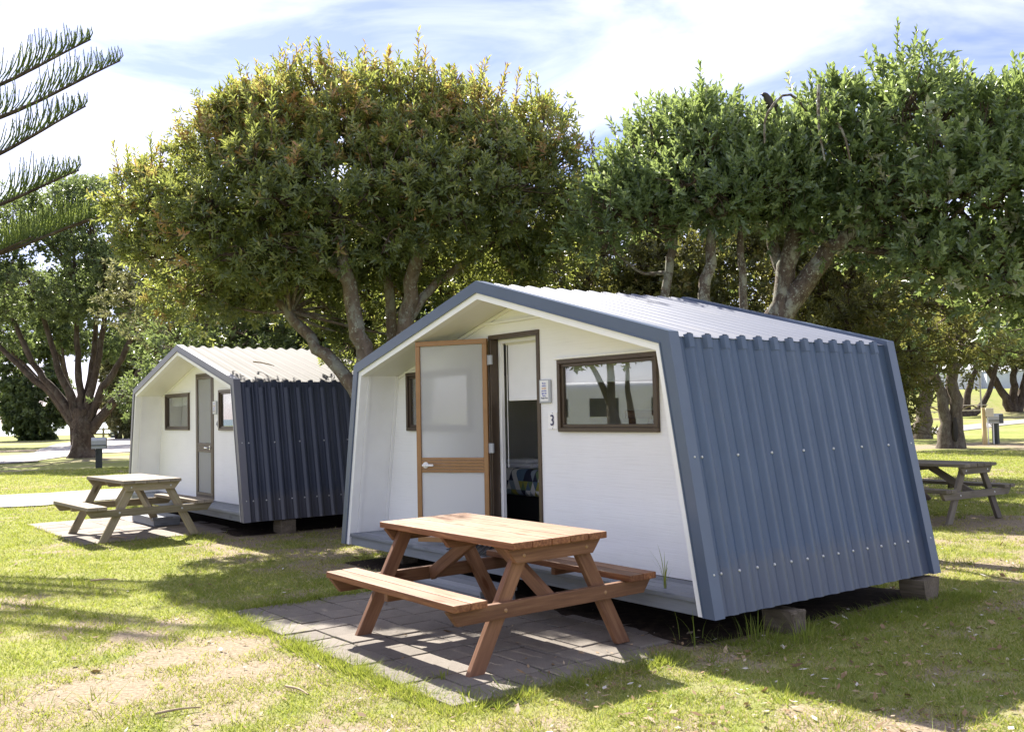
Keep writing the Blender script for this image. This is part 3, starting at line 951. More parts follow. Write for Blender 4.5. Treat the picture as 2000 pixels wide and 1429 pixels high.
def wall_with_openings(name, v, t, zb, openings, m, parent):
    I = offset_profile(0.14)
    ue, ub = I[3][0], I[4][0]
    ub = ub - zb * (ub - ue) / I[3][1]
    br = sorted({-ub, -ue, 0.0, ue, ub} | {o[0] for o in openings} | {o[1] for o in openings})
    bm = bmesh.new()
    for a, b in zip(br[:-1], br[1:]):
        mid = (a + b) / 2
        op = [o for o in openings if o[0] - 1e-6 <= a and b <= o[1] + 1e-6]
        ta, tb = max(wall_outline(a), zb), max(wall_outline(b), zb)
        def quad(z0a, z0b, z1a, z1b):
            pts = [(a, v, z0a), (b, v, z0b), (b, v, z1b), (a, v, z1a)]
            q = []
            for p in pts:
                if not q or (Vector(p) - Vector(q[-1])).length > 1e-4: q.append(p)
            if (Vector(q[0]) - Vector(q[-1])).length < 1e-4: q.pop()
            if len(q) >= 3: add_prism(bm, q, (0, t, 0))
        if op:
            o = op[0]
            if o[2] > zb + 1e-4: quad(zb, zb, o[2], o[2])
            quad(o[3], o[3], ta, tb)
        else:
            quad(zb, zb, ta, tb)
    bmesh.ops.remove_doubles(bm, verts=bm.verts, dist=1e-5)
    # inner faces between strips are hidden inside the wall
    return link(name, bm_mesh(bm, name), m, parent)

def frame_rect(name, u0, u1, z0, z1, v0, v1, w, m, parent, sill=True):
    bm = bmesh.new()
    vc, vt = (v0 + v1) / 2, v1 - v0
    add_box(bm, ((u0 + u1) / 2, vc, z1 - w / 2), (u1 - u0, vt, w), bev=0.003)
    if sill: add_box(bm, ((u0 + u1) / 2, vc, z0 + w / 2), (u1 - u0, vt, w), bev=0.003)
    zl = z0 + (w if sill else 0)
    add_box(bm, (u0 + w / 2, vc, (zl + z1 - w) / 2), (w, vt, z1 - w - zl), bev=0.003)
    add_box(bm, (u1 - w / 2, vc, (zl + z1 - w) / 2), (w, vt, z1 - w - zl), bev=0.003)
    return link(name, bm_mesh(bm, name), m, parent)

def window(parent, u0, u1, z0, z1, v, blind):
    w = empty('window', (0, 0, 0), parent=parent)
    frame_rect('frame', u0, u1, z0, z1, v - 0.030, v + 0.05, 0.034, M['brown_alu'], w)
    frame_rect('sash', u0 + 0.0345, u1 - 0.0345, z0 + 0.0345, z1 - 0.0345, v - 0.012, v + 0.02, 0.026, M['brown_alu'], w)
    box('pane', ((u0 + u1) / 2, v + 0.006, (z0 + z1) / 2), (u1 - u0 - 0.10, 0.004, z1 - z0 - 0.10), M['glass'], w)
    box('head_flashing', ((u0 + u1) / 2, v - 0.013, z1 + 0.012), (u1 - u0 + 0.08, 0.022, 0.018), M['white'], w, 0.003)
    zb = z1 - (z1 - z0) * blind
    bm = bmesh.new()
    add_box(bm, ((u0 + u1) / 2, v + 0.085, (zb + z1) / 2), (u1 - u0 - 0.03, 0.003, z1 - zb))
    add_box(bm, ((u0 + u1) / 2, v + 0.085, zb), (u1 - u0 - 0.03, 0.012, 0.02), bev=0.003)
    link('blind', bm_mesh(bm, 'blind'), M['blind'], w)
    return w

def handle(parent, p, rot, m):
    """lever on a round rose, on a face looking to local -y"""
    bm = bmesh.new()
    add_cyl(bm, (0, 0, 0), (0, -0.010, 0), 0.028, seg=20)
    add_cyl(bm, (0, -0.010, 0), (0, -0.05, 0), 0.011, seg=12)
    add_box(bm, (0.045, -0.052, 0), (0.115, 0.016, 0.020), bev=0.006, seg=2)
    o = link('handle', bm_mesh(bm, 'handle'), m, parent)
    o.location = p; o.rotation_euler = (0, 0, rot)
    return o

def door_leaf(parent, hinge, ang, width, z0, z1, m_frame, m_glass, m_low, m_handle, mid=0.62, flip=False):
    """leaf running from the hinge along local +x, rotated by ang about the hinge"""
    d = empty('door', (hinge[0], hinge[1], 0), ang, parent)
    t, w = 0.036, 0.046
    frame_rect('leaf_frame', 0.0, width, z0, z1, -t / 2, t / 2, w, m_frame, d)
    zm = z0 + (z1 - z0) * mid if mid > 2 else z0 + mid
    bm = bmesh.new()
    for k in range(5):
        add_box(bm, (width / 2, 0, zm - 0.055 + 0.0275 * k), (width - 2 * w - 0.002, t - 0.006, 0.0255), bev=0.004, seg=2)
    link('mid_rail', bm_mesh(bm, 'mid_rail'), m_frame, d)
    box('upper_glass', (width / 2, 0, (zm + 0.07 + z1 - w) / 2), (width - 2 * w + 0.006, 0.005, z1 - w - zm - 0.064), m_glass, d)
    box('lower_panel', (width / 2, 0, (z0 + w + zm - 0.07) / 2), (width - 2 * w + 0.006, 0.005, zm - 0.064 - z0 - w), m_low, d)
    return d, zm

def cabin(c, th, z, pal, label, number, door_open):
    root = empty('cabin', (c[0], c[1], z), th)
    tag(root, label, 'cabin', 'holiday park cabins')
    steel, roof, flash, caps = pal
    # shell linings and cladding
    for i in (1, 2): shell_piece('soffit', (i,), 0.038, 0.14, 0.095, 0.449, M['cream'], root)
    for i in (0, 3): shell_piece('recess_side', (i,), 0.038, 0.14, 0.095, 0.449, M['white'], root)
    shell_piece('interior_lining', (0, 1, 2, 3), 0.038, 0.13, 0.5115, LD - 0.07, M['interior'], root)
    ribbed_sheet('side_cladding', 3, steel, root)
    ribbed_sheet('side_cladding', 0, steel, root)
    ribbed_sheet('roof_sheet', 2, roof, root, 0.012)
    ribbed_sheet('roof_sheet', 1, roof, root, 0.012)
    rib_caps(root, 3, caps)
    for nm, (v0, v1) in (('front_flashing', (0.0, 0.094)), ('rear_flashing', (LD - 0.1, LD))):
        for i in range(4):
            shell_piece(nm, (i,), -0.004, 0.088, v0, v1, flash, root)
    for i in range(4):
        shell_piece('white_trim', (i,), 0.090, 0.146, 0.012, 0.093, M['white'], root)
    bm = bmesh.new()                                   # drip lip along the flashing
    A, B = offset_profile(0.084), offset_profile(0.094)
    for i in range(4):
        add_prism(bm, [(p[0], -0.006, p[1]) for p in (A[i], A[i + 1], B[i + 1], B[i])], (0, 0.016, 0))
    link('drip_lip', bm_mesh(bm, 'drip_lip'), flash, root)
    # cover battens at the recess corners
    I = offset_profile(0.142)
    bm = bmesh.new()
    for i in (1, 2):
        a, b = Vector((I[i][0], 0.436, I[i][1] - 0.004)), Vector((I[i + 1][0], 0.436, I[i + 1][1] - 0.004))
        t = (b - a).normalized(); nrm = Vector((t.z, 0, -t.x))
        pts = [a, b, b + nrm * 0.03, a + nrm * 0.03]
        add_prism(bm, pts, (0, 0.0125, 0))
    link('corner_batten', bm_mesh(bm, 'corner_batten'), M['cream'], root)
    for sg in (-1, 1):
        p, q = (I[3][0] * sg, I[3][1]), (I[4][0] * sg, 0.115)
        q = (q[0] - sg * 0.115 * (WB - WE) / ZE, 0.115)
        for v0 in (0.417, 0.0955):
            bm = bmesh.new()
            add_prism(bm, [(p[0], v0, p[1]), (q[0], v0, q[1]), (q[0] - sg * 0.014, v0, q[1]), (p[0] - sg * 0.014, v0, p[1])], (0, 0.032, 0))
            link('recess_batten', bm_mesh(bm, 'recess_batten'), M['white'], root)
    # walls
    D = (-0.455, 0.28, 0.13, 2.01)
    W1, W2 = (-1.90, -0.76, 1.15, 1.735), (0.53, 1.67, 1.15, 1.735)
    wall_with_openings('front_wall', 0.45, 0.06, 0.117, [D, W1, W2], M['wall'], root)
    wall_with_openings('rear_wall', LD - 0.065, 0.05, 0.05, [(0.0, 1.3, 1.0, 1.7)], M['interior'], root)  # rear opening added to let more light inside
    rw = empty('window', parent=root)  # unseen rear window, added to brighten the interior
    frame_rect('frame', 0.0, 1.3, 1.0, 1.7, LD - 0.075, LD - 0.005, 0.034, M['brown_alu'], rw)
    box('pane', (0.65, LD - 0.04, 1.35), (1.24, 0.004, 0.64), M['glass'], rw)
    # floor, bearers
    box('floor', (0, 1.49, 0.10), (4.6, 2.06, 0.045), M['carpet'], root)
    for u in (-1.9, -0.65, 0.65, 1.9):
        box('floor_bearer', (u, 1.35, 0.03), (0.09, 2.3, 0.09), M['dark'], root)
    # deck
    for k in range(4):
        wd = 0.106
        vc = 0.012 + wd / 2 + k * (wd + 0.004)
        uu = 2.385 - 0.115 * (WB - WE) / ZE
        board('deck_plank', (-uu, vc, 0.0985), (uu, vc, 0.0985), wd, 0.032, M['greydeck'], root, side=(0, 1, 0), bev=0.006)
    board('deck_fascia', (-2.372, 0.045, 0.0385), (2.372, 0.045, 0.0385), 0.085, 0.026, M['greydeck'], root, side=(0, 0, 1), bev=0.004)
    # windows
    window(root, *W1, 0.45, 0.32)
    window(root, *W2, 0.45, 0.32)
    # door frame
    frame_rect('door_frame', D[0], D[1], D[2], D[3], 0.435, 0.52, 0.038, M['brown_alu'], root)
    box('door_head_flashing', (-0.09, 0.432, D[3] + 0.105), (0.80, 0.030, 0.022), M['white'], root, 0.004)
    frame_rect('door_lining', D[0] + 0.039, D[1] - 0.039, D[2], D[3] - 0.039, 0.5205, 0.56, 0.034, M['white'], root, sill=False)
    if door_open:
        d, zm = door_leaf(root, (-0.438, 0.415), math.pi + R(30.5), 0.725, 0.15, 1.985, M['bronze_alu'], M['frost'], M['frost_low'], M['white'], mid=0.70)
        handle(d, (0.725 - 0.095, 0.018, zm), math.pi, M['cream'])
        for hz in (1.79, 1.0, 0.3):
            bm = bmesh.new()
            add_box(bm, (-0.408, 0.424, hz), (0.05, 0.022, 0.085), bev=0.003)
            add_cyl(bm, (-0.438, 0.418, hz - 0.045), (-0.438, 0.418, hz + 0.045), 0.010, seg=10)
            link('hinge', bm_mesh(bm, 'hinge'), M['greybox'], root)
        bl = empty('door_blind', parent=root)
        bm = bmesh.new(); add_box(bm, (-0.07, 0.60, 1.70), (0.60, 0.003, 0.54))
        link('fabric', bm_mesh(bm, 'fabric'), M['blind'], bl)
        bm = bmesh.new(); add_box(bm, (-0.07, 0.60, 1.43), (0.60, 0.012, 0.022), bev=0.004)
        link('bottom_bar', bm_mesh(bm, 'bottom_bar'), M['white'], bl)
        bm = bmesh.new(); add_cyl(bm, (-0.40, 0.605, 1.945), (0.24, 0.605, 1.945), 0.024, seg=14)
        link('roller', bm_mesh(bm, 'roller'), M['cream'], bl)
        bm = bmesh.new(); add_cyl(bm, (-0.375, 0.585, 0.82), (-0.375, 0.585, 1.93), 0.0035, seg=6)
        link('pull_cord', bm_mesh(bm, 'pull_cord'), M['white'], bl)
    else:
        d, zm = door_leaf(root, (D[0] + 0.042, 0.45), 0.0, D[1] - D[0] - 0.084, 0.172, 1.968, M['brown_alu'], M['frost_green'], M['frost_green'], M['chrome'], mid=0.72)
        h = handle(d, (D[1] - D[0] - 0.084 - 0.07, -0.018, zm), math.pi, M['chrome'])
        h.rotation_euler = (0, 0, 0); h.scale = (-1, 1, 1)
    # number plate and notice
    np_ = box('number_plate', (0.440, 0.4445, 1.240), (0.118, 0.009, 0.142), M['plate'], root, 0.002)
    bmd = bmesh.new()
    for q in range(3):
        me1 = text_mesh(str(number), 0.128, 'digit')
        for v in me1.vertices: v.co.x = v.co.x * 0.84 + (q - 1) * 0.0035; v.co.z += q * 0.0016
        bmd.from_mesh(me1)
    me = bpy.data.meshes.new('digit'); bmd.to_mesh(me); bmd.free()
    t = link('digit', me, M['ink'], np_, Matrix.Translation((0.440, 0.4380, 1.240)) @ Matrix.Rotation(math.pi / 2, 4, 'X'))
    for zz in (1.303, 1.177):
        bm = bmesh.new(); add_cyl(bm, (0.440, 0.4415, zz), (0.440, 0.439, zz), 0.004, seg=8)
        link('screw', bm_mesh(bm, 'screw'), M['black'], np_)
    nh = box('notice_holder', (0.357, 0.439, 1.485), (0.150, 0.016, 0.196), M['greybox'], root, 0.004)
    box('notice_sheet', (0.354, 0.4295, 1.49), (0.108, 0.002, 0.172), M['white'], nh)
    lines = [('If you', 0), ('need a', 1), ('service', 2), ('put this', 1), ('sign out', 0), ('here.', 1), ('Thank You', 3)]
    for k, (s, ci) in enumerate(lines):
        me = text_mesh(s, 0.021, 'notice_text')
        mt = (M['ink_blue'], M['ink_blue'], M['ink_orange'], M['ink'])[ci]
        link('notice_text', me, mt, nh, Matrix.Translation((0.354, 0.4265, 1.552 - 0.0205 * k)) @ Matrix.Rotation(math.pi / 2, 4, 'X'))
    # screws on the side wall, one joined part
    P = offset_profile(0.034)
    a, b = Vector((P[3][0], 0, P[3][1])), Vector((P[4][0], 0, P[4][1]))
    t_ = (b - a).normalized(); n_ = Vector((-t_.z, 0, t_.x)); n_ = n_ if n_.x > 0 else -n_
    bm = bmesh.new()
    for f, sel in ((0.445, range(0, 13, 2)), (0.855, range(13))):
        for k in sel:
            p = a.lerp(b, f) + Vector((0, RIBS[k] - 0.055, 0)) + n_ * 0.003
            add_ball(bm, p, 0.011, (1, 1, 1), 8)
        p = a.lerp(b, f) + Vector((0, 0.055, 0)) + n_ * 0.037
        add_ball(bm, p, 0.008, seg=8)
        p = a.lerp(b, f) + Vector((0, LD - 0.05, 0)) + n_ * 0.037
        add_ball(bm, p, 0.008, seg=8)
    tag(link('screws', bm_mesh(bm, 'screws'), M['zinc'], root), kind='stuff')
    P = offset_profile(0.034)
    a, b = Vector((P[2][0], 0, P[2][1])), Vector((P[3][0], 0, P[3][1]))
    t_ = (b - a).normalized(); n_ = Vector((-t_.z, 0, t_.x))
    bm = bmesh.new()
    for f in (0.16, 0.5, 0.84):
        for k in range(0, 13, 2):
            add_ball(bm, a.lerp(b, f) + Vector((0, RIBS[k] + 0.045, 0)) + n_ * 0.003, 0.008, seg=6)
    tag(link('roof_screws', bm_mesh(bm, 'roof_screws'), M['rust'], root), kind='stuff')
    return root
M['plate'] = plain('plate_white', (0.93, 0.92, 0.90), 0.35, 0, 0.01, 4, 0.5)
M['rust'] = plain('rusty_screw', (0.22, 0.13, 0.08), 0.7, 0.2, 0.2)
M['frost_low'] = frostmat('frosted_panel', (0.93, 0.94, 0.93), 0.6, 0.75)
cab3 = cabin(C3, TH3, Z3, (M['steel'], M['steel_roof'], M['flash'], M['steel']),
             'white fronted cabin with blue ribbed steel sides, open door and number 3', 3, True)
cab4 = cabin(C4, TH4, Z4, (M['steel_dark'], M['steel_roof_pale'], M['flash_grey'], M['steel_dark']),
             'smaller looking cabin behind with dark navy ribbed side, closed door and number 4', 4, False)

def L3(u, v, z=0.0):
    x, y = glob(u, v, C3, TH3); return (x, y, z)
def L4(u, v, z=0.0):
    x, y = glob(u, v, C4, TH4); return (x, y, z)

# foundation blocks
def block(loc, rz, s, label, half=False):
    bm = bmesh.new()
    if half:
        n = 12
        pts = []
        for k in range(n + 1):
            a = math.pi * k / n
            pts.append((-s[0] / 2, s[1] / 2 * math.cos(a), -s[2] * math.sin(a) + s[2]))
        add_prism(bm, pts, (s[0], 0, 0))
    else:
        add_box(bm, (0, 0, s[2] / 2), s, bev=0.012, seg=2)
        bmesh.ops.subdivide_edges(bm, edges=list(bm.edges), cuts=2, use_grid_fill=True)
        for v in bm.verts:
            v.co += Vector((random.gauss(0, .004), random.gauss(0, .004), random.gauss(0, .003)))
    o = link('foundation_block', bm_mesh(bm, 'foundation_block'), M['log'])
    o.location = loc; o.rotation_euler = (0, 0, rz)
    tag(o, label, 'timber block', 'timber blocks under the cabins')
    return o
block(L3(2.44, 0.80, -0.03), TH3 + 0.05, (0.24, 0.16, 0.185), 'squared weathered timber block under the near corner of the blue cabin side')
block(L3(2.46, 2.42, -0.04), TH3 + 0.10, (0.20, 0.26, 0.215), 'half round log block under the rear corner of the blue cabin side', True)
block(L3(-2.05, 0.45, -0.02), TH3, (0.30, 0.18, 0.19), 'timber block under the far left end of the open cabin deck')
block(L4(2.37, 0.62, -0.02), TH4, (0.26, 0.20, 0.20), 'small timber block under the navy side of cabin number 4')

# steps
def step(loc, rz, w, d, h, label):
    e = empty('step', loc, rz)
    tag(e, label, 'step', 'grey timber steps at the cabin doors')
    n = 3
    for k in range(n):
        vw = d / n - 0.004
        board('tread_plank', (-w / 2, -d / 2 + vw / 2 + k * d / n, h - 0.018), (w / 2, -d / 2 + vw / 2 + k * d / n, h - 0.018), vw, 0.034, M['greydeck'], e, side=(0, 1, 0), bev=0.005)
    for s in (-1, 1):
        board('side_board', (s * (w / 2 - 0.03), -d / 2 + 0.015, (h - 0.036) / 2), (s * (w / 2 - 0.03), d / 2 - 0.015, (h - 0.036) / 2), h - 0.038, 0.03, M['greydeck'], e, side=(0, 0, 1))
    board('front_board', (-w / 2 + 0.05, -d / 2 + 0.03, (h - 0.036) / 2), (w / 2 - 0.05, -d / 2 + 0.03, (h - 0.036) / 2), h - 0.038, 0.03, M['greydeck'], e, side=(0, 0, 1))
    return e
step(L3(0.02, -0.20, 0.022), TH3, 1.02, 0.36, 0.135, 'low grey timber step under the red brown picnic table at the open door')
step(L4(-0.05, -0.30, 0.024), TH4, 1.05, 0.40, 0.125, 'low grey timber step before the closed door of cabin number 4')

# door mat on the deck
bm = bmesh.new()
for i in range(22):
    for j in range(8):
        add_box(bm, (-0.40 + i * 0.038, -0.14 + j * 0.038, 0.011 + 0.003 * ((i + j) % 2)), (0.031, 0.031, 0.014))
add_box(bm, (0, -0.008, 0.004), (0.86, 0.33, 0.008))
mat_o = link('door_mat', bm_mesh(bm, 'door_mat'), M['black'])
mat_o.location = L3(-0.20, 0.24, Z3 + 0.1155); mat_o.rotation_euler = (0, 0, TH3)
tag(mat_o, 'black waffle textured door mat on the grey deck', 'door mat')

# bed inside the open cabin
def quilt_mat():
    m, nt, b = nodes_of('triangle_quilt')
    tc = nt.nodes.new('ShaderNodeTexCoord')
    mp = nt.nodes.new('ShaderNodeMapping'); mp.inputs['Scale'].default_value = (13, 11.5, 11.5)
    nt.links.new(tc.outputs['Object'], mp.inputs['Vector'])
    sp = nt.nodes.new('ShaderNodeSeparateXYZ'); nt.links.new(mp.outputs[0], sp.inputs[0])
    def mth(op, a, b_=None):
        n = nt.nodes.new('ShaderNodeMath'); n.operation = op
        for s, v in ((n.inputs[0], a), (n.inputs[1], b_)):
            if v is None: continue
            if hasattr(v, 'is_output'): nt.links.new(v, s)
            else: s.default_value = v
        return n.outputs[0]
    x = sp.outputs[0]; y = mth('SUBTRACT', sp.outputs[1], sp.outputs[2])
    xs = mth('ADD', x, mth('MULTIPLY', y, 0.5)); xd = mth('SUBTRACT', x, mth('MULTIPLY', y, 0.5))
    cv = nt.nodes.new('ShaderNodeCombineXYZ')
    nt.links.new(mth('FLOOR', xs), cv.inputs[0]); nt.links.new(mth('FLOOR', xd), cv.inputs[1]); nt.links.new(mth('FLOOR', y), cv.inputs[2])
    wnz = nt.nodes.new('ShaderNodeTexWhiteNoise'); nt.links.new(cv.outputs[0], wnz.inputs['Vector'])
    c = ramp(nt, wnz.outputs['Value'], [(0.0, (0.78, 0.77, 0.74)), (0.24, (0.03, 0.035, 0.07)), (0.42, (0.30, 0.36, 0.42)), (0.58, (0.40, 0.38, 0.08)), (0.74, (0.16, 0.24, 0.12)), (0.88, (0.12, 0.20, 0.30))], 'CONSTANT')
    nt.links.new(c, b.inputs['Base Color'])
    b.inputs['Roughness'].default_value = 0.9
    return m
M['quilt'] = quilt_mat()
bed = empty('bed', L3(-1.22, 1.78, Z3 + 0.1225), TH3)
tag(bed, 'bed with a triangle patterned quilt seen through the open door', 'bed')
box('bed_base', (0, 0, 0.20), (1.85, 1.26, 0.36), M['black'], bed, 0.01)
bm = bmesh.new()
add_box(bm, (0, 0, 0.49), (1.86, 1.28, 0.20), bev=0.06, seg=4)
link('mattress', bm_mesh(bm, 'mattress', True), M['towel'], bed)
bm = bmesh.new()
add_box(bm, (0.0, -0.02, 0.51), (1.88, 1.34, 0.26), bev=0.07, seg=4)
link('quilt', bm_mesh(bm, 'quilt', True), M['quilt'], bed)
bm = bmesh.new()
add_box(bm, (0.70, 0.25, 0.69), (0.34, 0.65, 0.13), bev=0.06, seg=4)
link('pillow', bm_mesh(bm, 'pillow', True), M['towel'], bed)
for k, (w, lb) in enumerate(((0.40, 'white folded towel lying on the patterned quilt, the lower one'), (0.30, 'white folded towel on top of the other towel'))):
    bm = bmesh.new()
    add_box(bm, (0, 0, 0.02), (w, 0.24, 0.04), bev=0.018, seg=3)
    o = link('folded_towel', bm_mesh(bm, 'folded_towel', True), M['towel'])
    o.location = L3(-1.12 - 0.03 * k, 1.36, Z3 + 0.1225 + 0.641 + 0.041 * k); o.rotation_euler = (0, 0, TH3 + 0.1)
    tag(o, lb, 'towel')
# wooden bench with a cushion below the window inside
bench = empty('bench', L3(1.30, 1.05, Z3 + 0.1225), TH3)
tag(bench, 'orange wooden bench with turned legs inside behind the window', 'bench')
board('seat_rail', (-0.62, 0, 1.155), (0.62, 0, 1.155), 0.07, 0.05, M['woodtop'], bench, side=(0, 0, 1), bev=0.012)
for k in range(6):
    bm = bmesh.new(); add_cyl(bm, (-0.55 + k * 0.22, 0, 0.0), (-0.55 + k * 0.22, 0, 1.13), 0.022, 0.03, 12)
    link('leg', bm_mesh(bm, 'leg', True), M['woodtop'], bench)

# ------------------------------------------------------------------ picnic tables
def picnic_table(loc, rz, mats, label, cat_group='picnic tables on the campground', detail=True, tilt=(0, 0), scale=1.0):
    e = empty('picnic_table', loc, rz)
    e.rotation_euler = (tilt[0], tilt[1], rz)
    e.scale = (scale,) * 3
    tag(e, label, 'picnic table', cat_group)
    mt, ms = mats                                     # top boards, structure
    L, W, zt, zs = 1.60, 0.734, 0.745, 0.443
    so, sw = 0.5505, 0.237
    bev = 0.006 if detail else 0.0
    n = 5
    pw = W / n
    for k in range(n):
        y = -W / 2 + pw * (k + 0.5)
        j = random.uniform(-0.008, 0.008)
        board('top_plank', (-L / 2 + j, y, zt - 0.021 + random.uniform(-.0012, .0012)), (L / 2 + j * 0.6, y, zt - 0.021 + random.uniform(-.0012, .0012)), pw - 0.006, 0.042, mt, e, side=(0, 1, 0), bev=bev)
    for s in (-1, 1):
        for k in range(2):
            y = s * (so + sw * (0.25 + 0.5 * k))
            j = random.uniform(-0.006, 0.006)
            board('seat_plank', (-L / 2 + j, y, zs - 0.021), (L / 2 + j, y, zs - 0.021), sw / 2 - 0.005, 0.042, mt, e, side=(0, 1, 0), bev=bev)
    xe = L / 2 - 0.075                                # outer face of the end frames
    yt, yb = 0.205, 0.575
    zl = zt - 0.042
    for s in (-1, 1):
        xf = s * xe
        board('top_cleat', (xf, -W / 2 + 0.035, zl - 0.047), (xf, W / 2 - 0.035, zl - 0.047), 0.09, 0.042, ms, e, side=(0, 0, 1), bev=bev, cut0=-0.07, cut1=0.07)
        board('seat_beam', (xf, -(so + sw - 0.03), zs - 0.042 - 0.047), (xf, so + sw - 0.03, zs - 0.042 - 0.047), 0.092, 0.042, ms, e, side=(0, 0, 1), bev=bev, cut0=-0.07, cut1=0.07)
        xl = s * (xe - 0.044)
        for q in (-1, 1):
            dx = (yb - yt) / zl
            board('leg', (xl, q * yb, 0.0), (xl, q * yt, zl - 0.001), 0.098, 0.044, ms, e, side=(0, 1, 0), bev=bev, cut0=0.098 * dx * -q, cut1=0.098 * dx * -q)
        if detail:
            for q in (-1, 1):
                for (yy, zz) in ((0.245, zl - 0.047), (yb + (yt - yb) * (zs - 0.09) / zl, zs - 0.089)):
                    bm = bmesh.new()
                    add_ball(bm, (xf + s * 0.021, q * yy, zz), 0.013, (0.45, 1, 1), 10)
                    link('bolt', bm_mesh(bm, 'bolt', True), M['zinc'] if ms is not M['woodred'] else M['bolt_red'], e)
        # diagonal brace from the seat beam to the middle of the top
        board('brace', (s * (xe - 0.03), 0.0, zs - 0.10), (s * 0.10, 0.0, zl - 0.03), 0.088, 0.042, ms, e, side=(0, 0, 1), bev=bev)
    board('middle_cleat', (0, -W / 2 + 0.04, zl - 0.036), (0, W / 2 - 0.04, zl - 0.036), 0.068, 0.042, ms, e, side=(0, 0, 1), bev=bev, cut0=-0.05, cut1=0.05)
    for s in (-1, 1):
        board('seat_cleat', (0, s * (so + 0.015), zs - 0.042 - 0.026), (0, s * (so + sw - 0.02), zs - 0.042 - 0.026), 0.05, 0.042, ms, e, side=(0, 0, 1), bev=bev)
    return e
M['bolt_red'] = plain('stained_bolt', (0.34, 0.20, 0.10), 0.6, 0.2, 0.1)
picnic_table((-0.1955, 6.575, 0.018), -0.9325, (M['woodtop'], M['woodred']), 'red brown stained picnic table on the grey pavers before the open door', tilt=(0.009, 0.002))
picnic_table((-5.053, 12.964, 0.022), -0.894, (M['woodgreytop'], M['woodgrey']), 'weathered grey picnic table beside cabin number 4')
picnic_table((5.499, 13.15, 0.0), -0.971, (M['woodsilver'], M['woodsilver']), 'dark silvery picnic table half hidden behind the blue cabin side')

# ------------------------------------------------------------------ trees
GA = 2.399963

def shoots_to_leaves(O, D, Ls, k, leaf_len, leaf_wid, open0, open1, tint, seed, t0=0.25, fold=0.25, droop=0.12):
    """whorls of k folded two-triangle leaves along shoots from O in direction D, length Ls"""
    r_ = np.random.default_rng(seed)
    n = len(O)
    ref = np.where(np.abs(D[:, 2:3]) < 0.9, np.array([[0, 0, 1.0]]), np.array([[1.0, 0, 0]]))
    B1 = np.cross(D, ref); B1 /= np.linalg.norm(B1, axis=1)[:, None]
    B2 = np.cross(D, B1)
    i = np.arange(k)[None, :]
    t = t0 + (1 - t0) * (i + r_.uniform(0, 0.8, (n, k))) / k
    phi = GA * i + r_.uniform(0, 6.28, (n, 1)) + r_.normal(0, 0.3, (n, k))
    th = open0 + (open1 - open0) * t + r_.normal(0, 0.14, (n, k))
    ct, st = np.cos(th)[..., None], np.sin(th)[..., None]
    A = D[:, None, :] * ct + (B1[:, None, :] * np.cos(phi)[..., None] + B2[:, None, :] * np.sin(phi)[..., None]) * st
    base = O[:, None, :] + D[:, None, :] * (Ls[:, None] * t)[..., None]
    N = D[:, None, :] - A * np.sum(D[:, None, :] * A, -1, keepdims=True)
    N /= np.linalg.norm(N, axis=-1, keepdims=True) + 1e-6
    S = np.cross(A, N)
    L = (leaf_len * r_.uniform(0.65, 1.2, (n, k)))[..., None]
    W = (leaf_wid * r_.uniform(0.75, 1.2, (n, k)))[..., None]
    mid = base + A * L * 0.58
    V = np.empty((n, k, 4, 3), dtype=np.float32)
    V[:, :, 0] = base
    V[:, :, 1] = mid + S * W * 0.5 + N * W * fold
    V[:, :, 2] = base + A * L - N * L * droop
    V[:, :, 3] = mid - S * W * 0.5 + N * W * fold
    T = np.clip(tint[:, None] + r_.normal(0, 0.09, (n, k)), 0, 1)
    return V.reshape(-1, 4, 3), T.ravel()

def leaf_mesh(name, packs):
    V = np.concatenate([p[0] for p in packs]); T = np.concatenate([p[1] for p in packs])
    i = np.arange(len(V), dtype=np.int32) * 4
    F = np.concatenate([np.stack([i, i + 1, i + 2], 1), np.stack([i, i + 2, i + 3], 1)])
    return np_mesh(name, V.reshape(-1, 3), F, {'tint': np.repeat(T, 4)})

def rand_dirs(n, r_):
    d = r_.normal(size=(n, 3)); return d / np.linalg.norm(d, axis=1)[:, None]

def clump_points(lobes, n_clump, r_, rad=(0.35, 0.65), shell=0.78):
    """clump centres near the skin of the ellipsoid lobes: centre, radius, outward"""
    lob = np.array([l[:6] for l in lobes], float)
    area = lob[:, 3] * lob[:, 4] + lob[:, 4] * lob[:, 5] + lob[:, 3] * lob[:, 5]
    idx = r_.choice(len(lob), n_clump * 3, p=area / area.sum())
    d = rand_dirs(len(idx), r_)
    f = shell + (1 - shell) * r_.uniform(0, 1, len(idx)) ** 0.7
    c = lob[idx, :3] + d * lob[idx, 3:] * f[:, None]
    # drop those deep inside another lobe
    ins = np.zeros(len(c), bool)
    for q in lob:
        ins |= (np.sum(((c - q[:3]) / q[3:]) ** 2, 1) < 0.50)
    keep = np.where(~ins)[0][:n_clump]
    c, d, idx = c[keep], d[keep], idx[keep]
    o = d / lob[idx, 3:]; o /= np.linalg.norm(o, axis=1)[:, None]
    return c, r_.uniform(*rad, len(c)), o

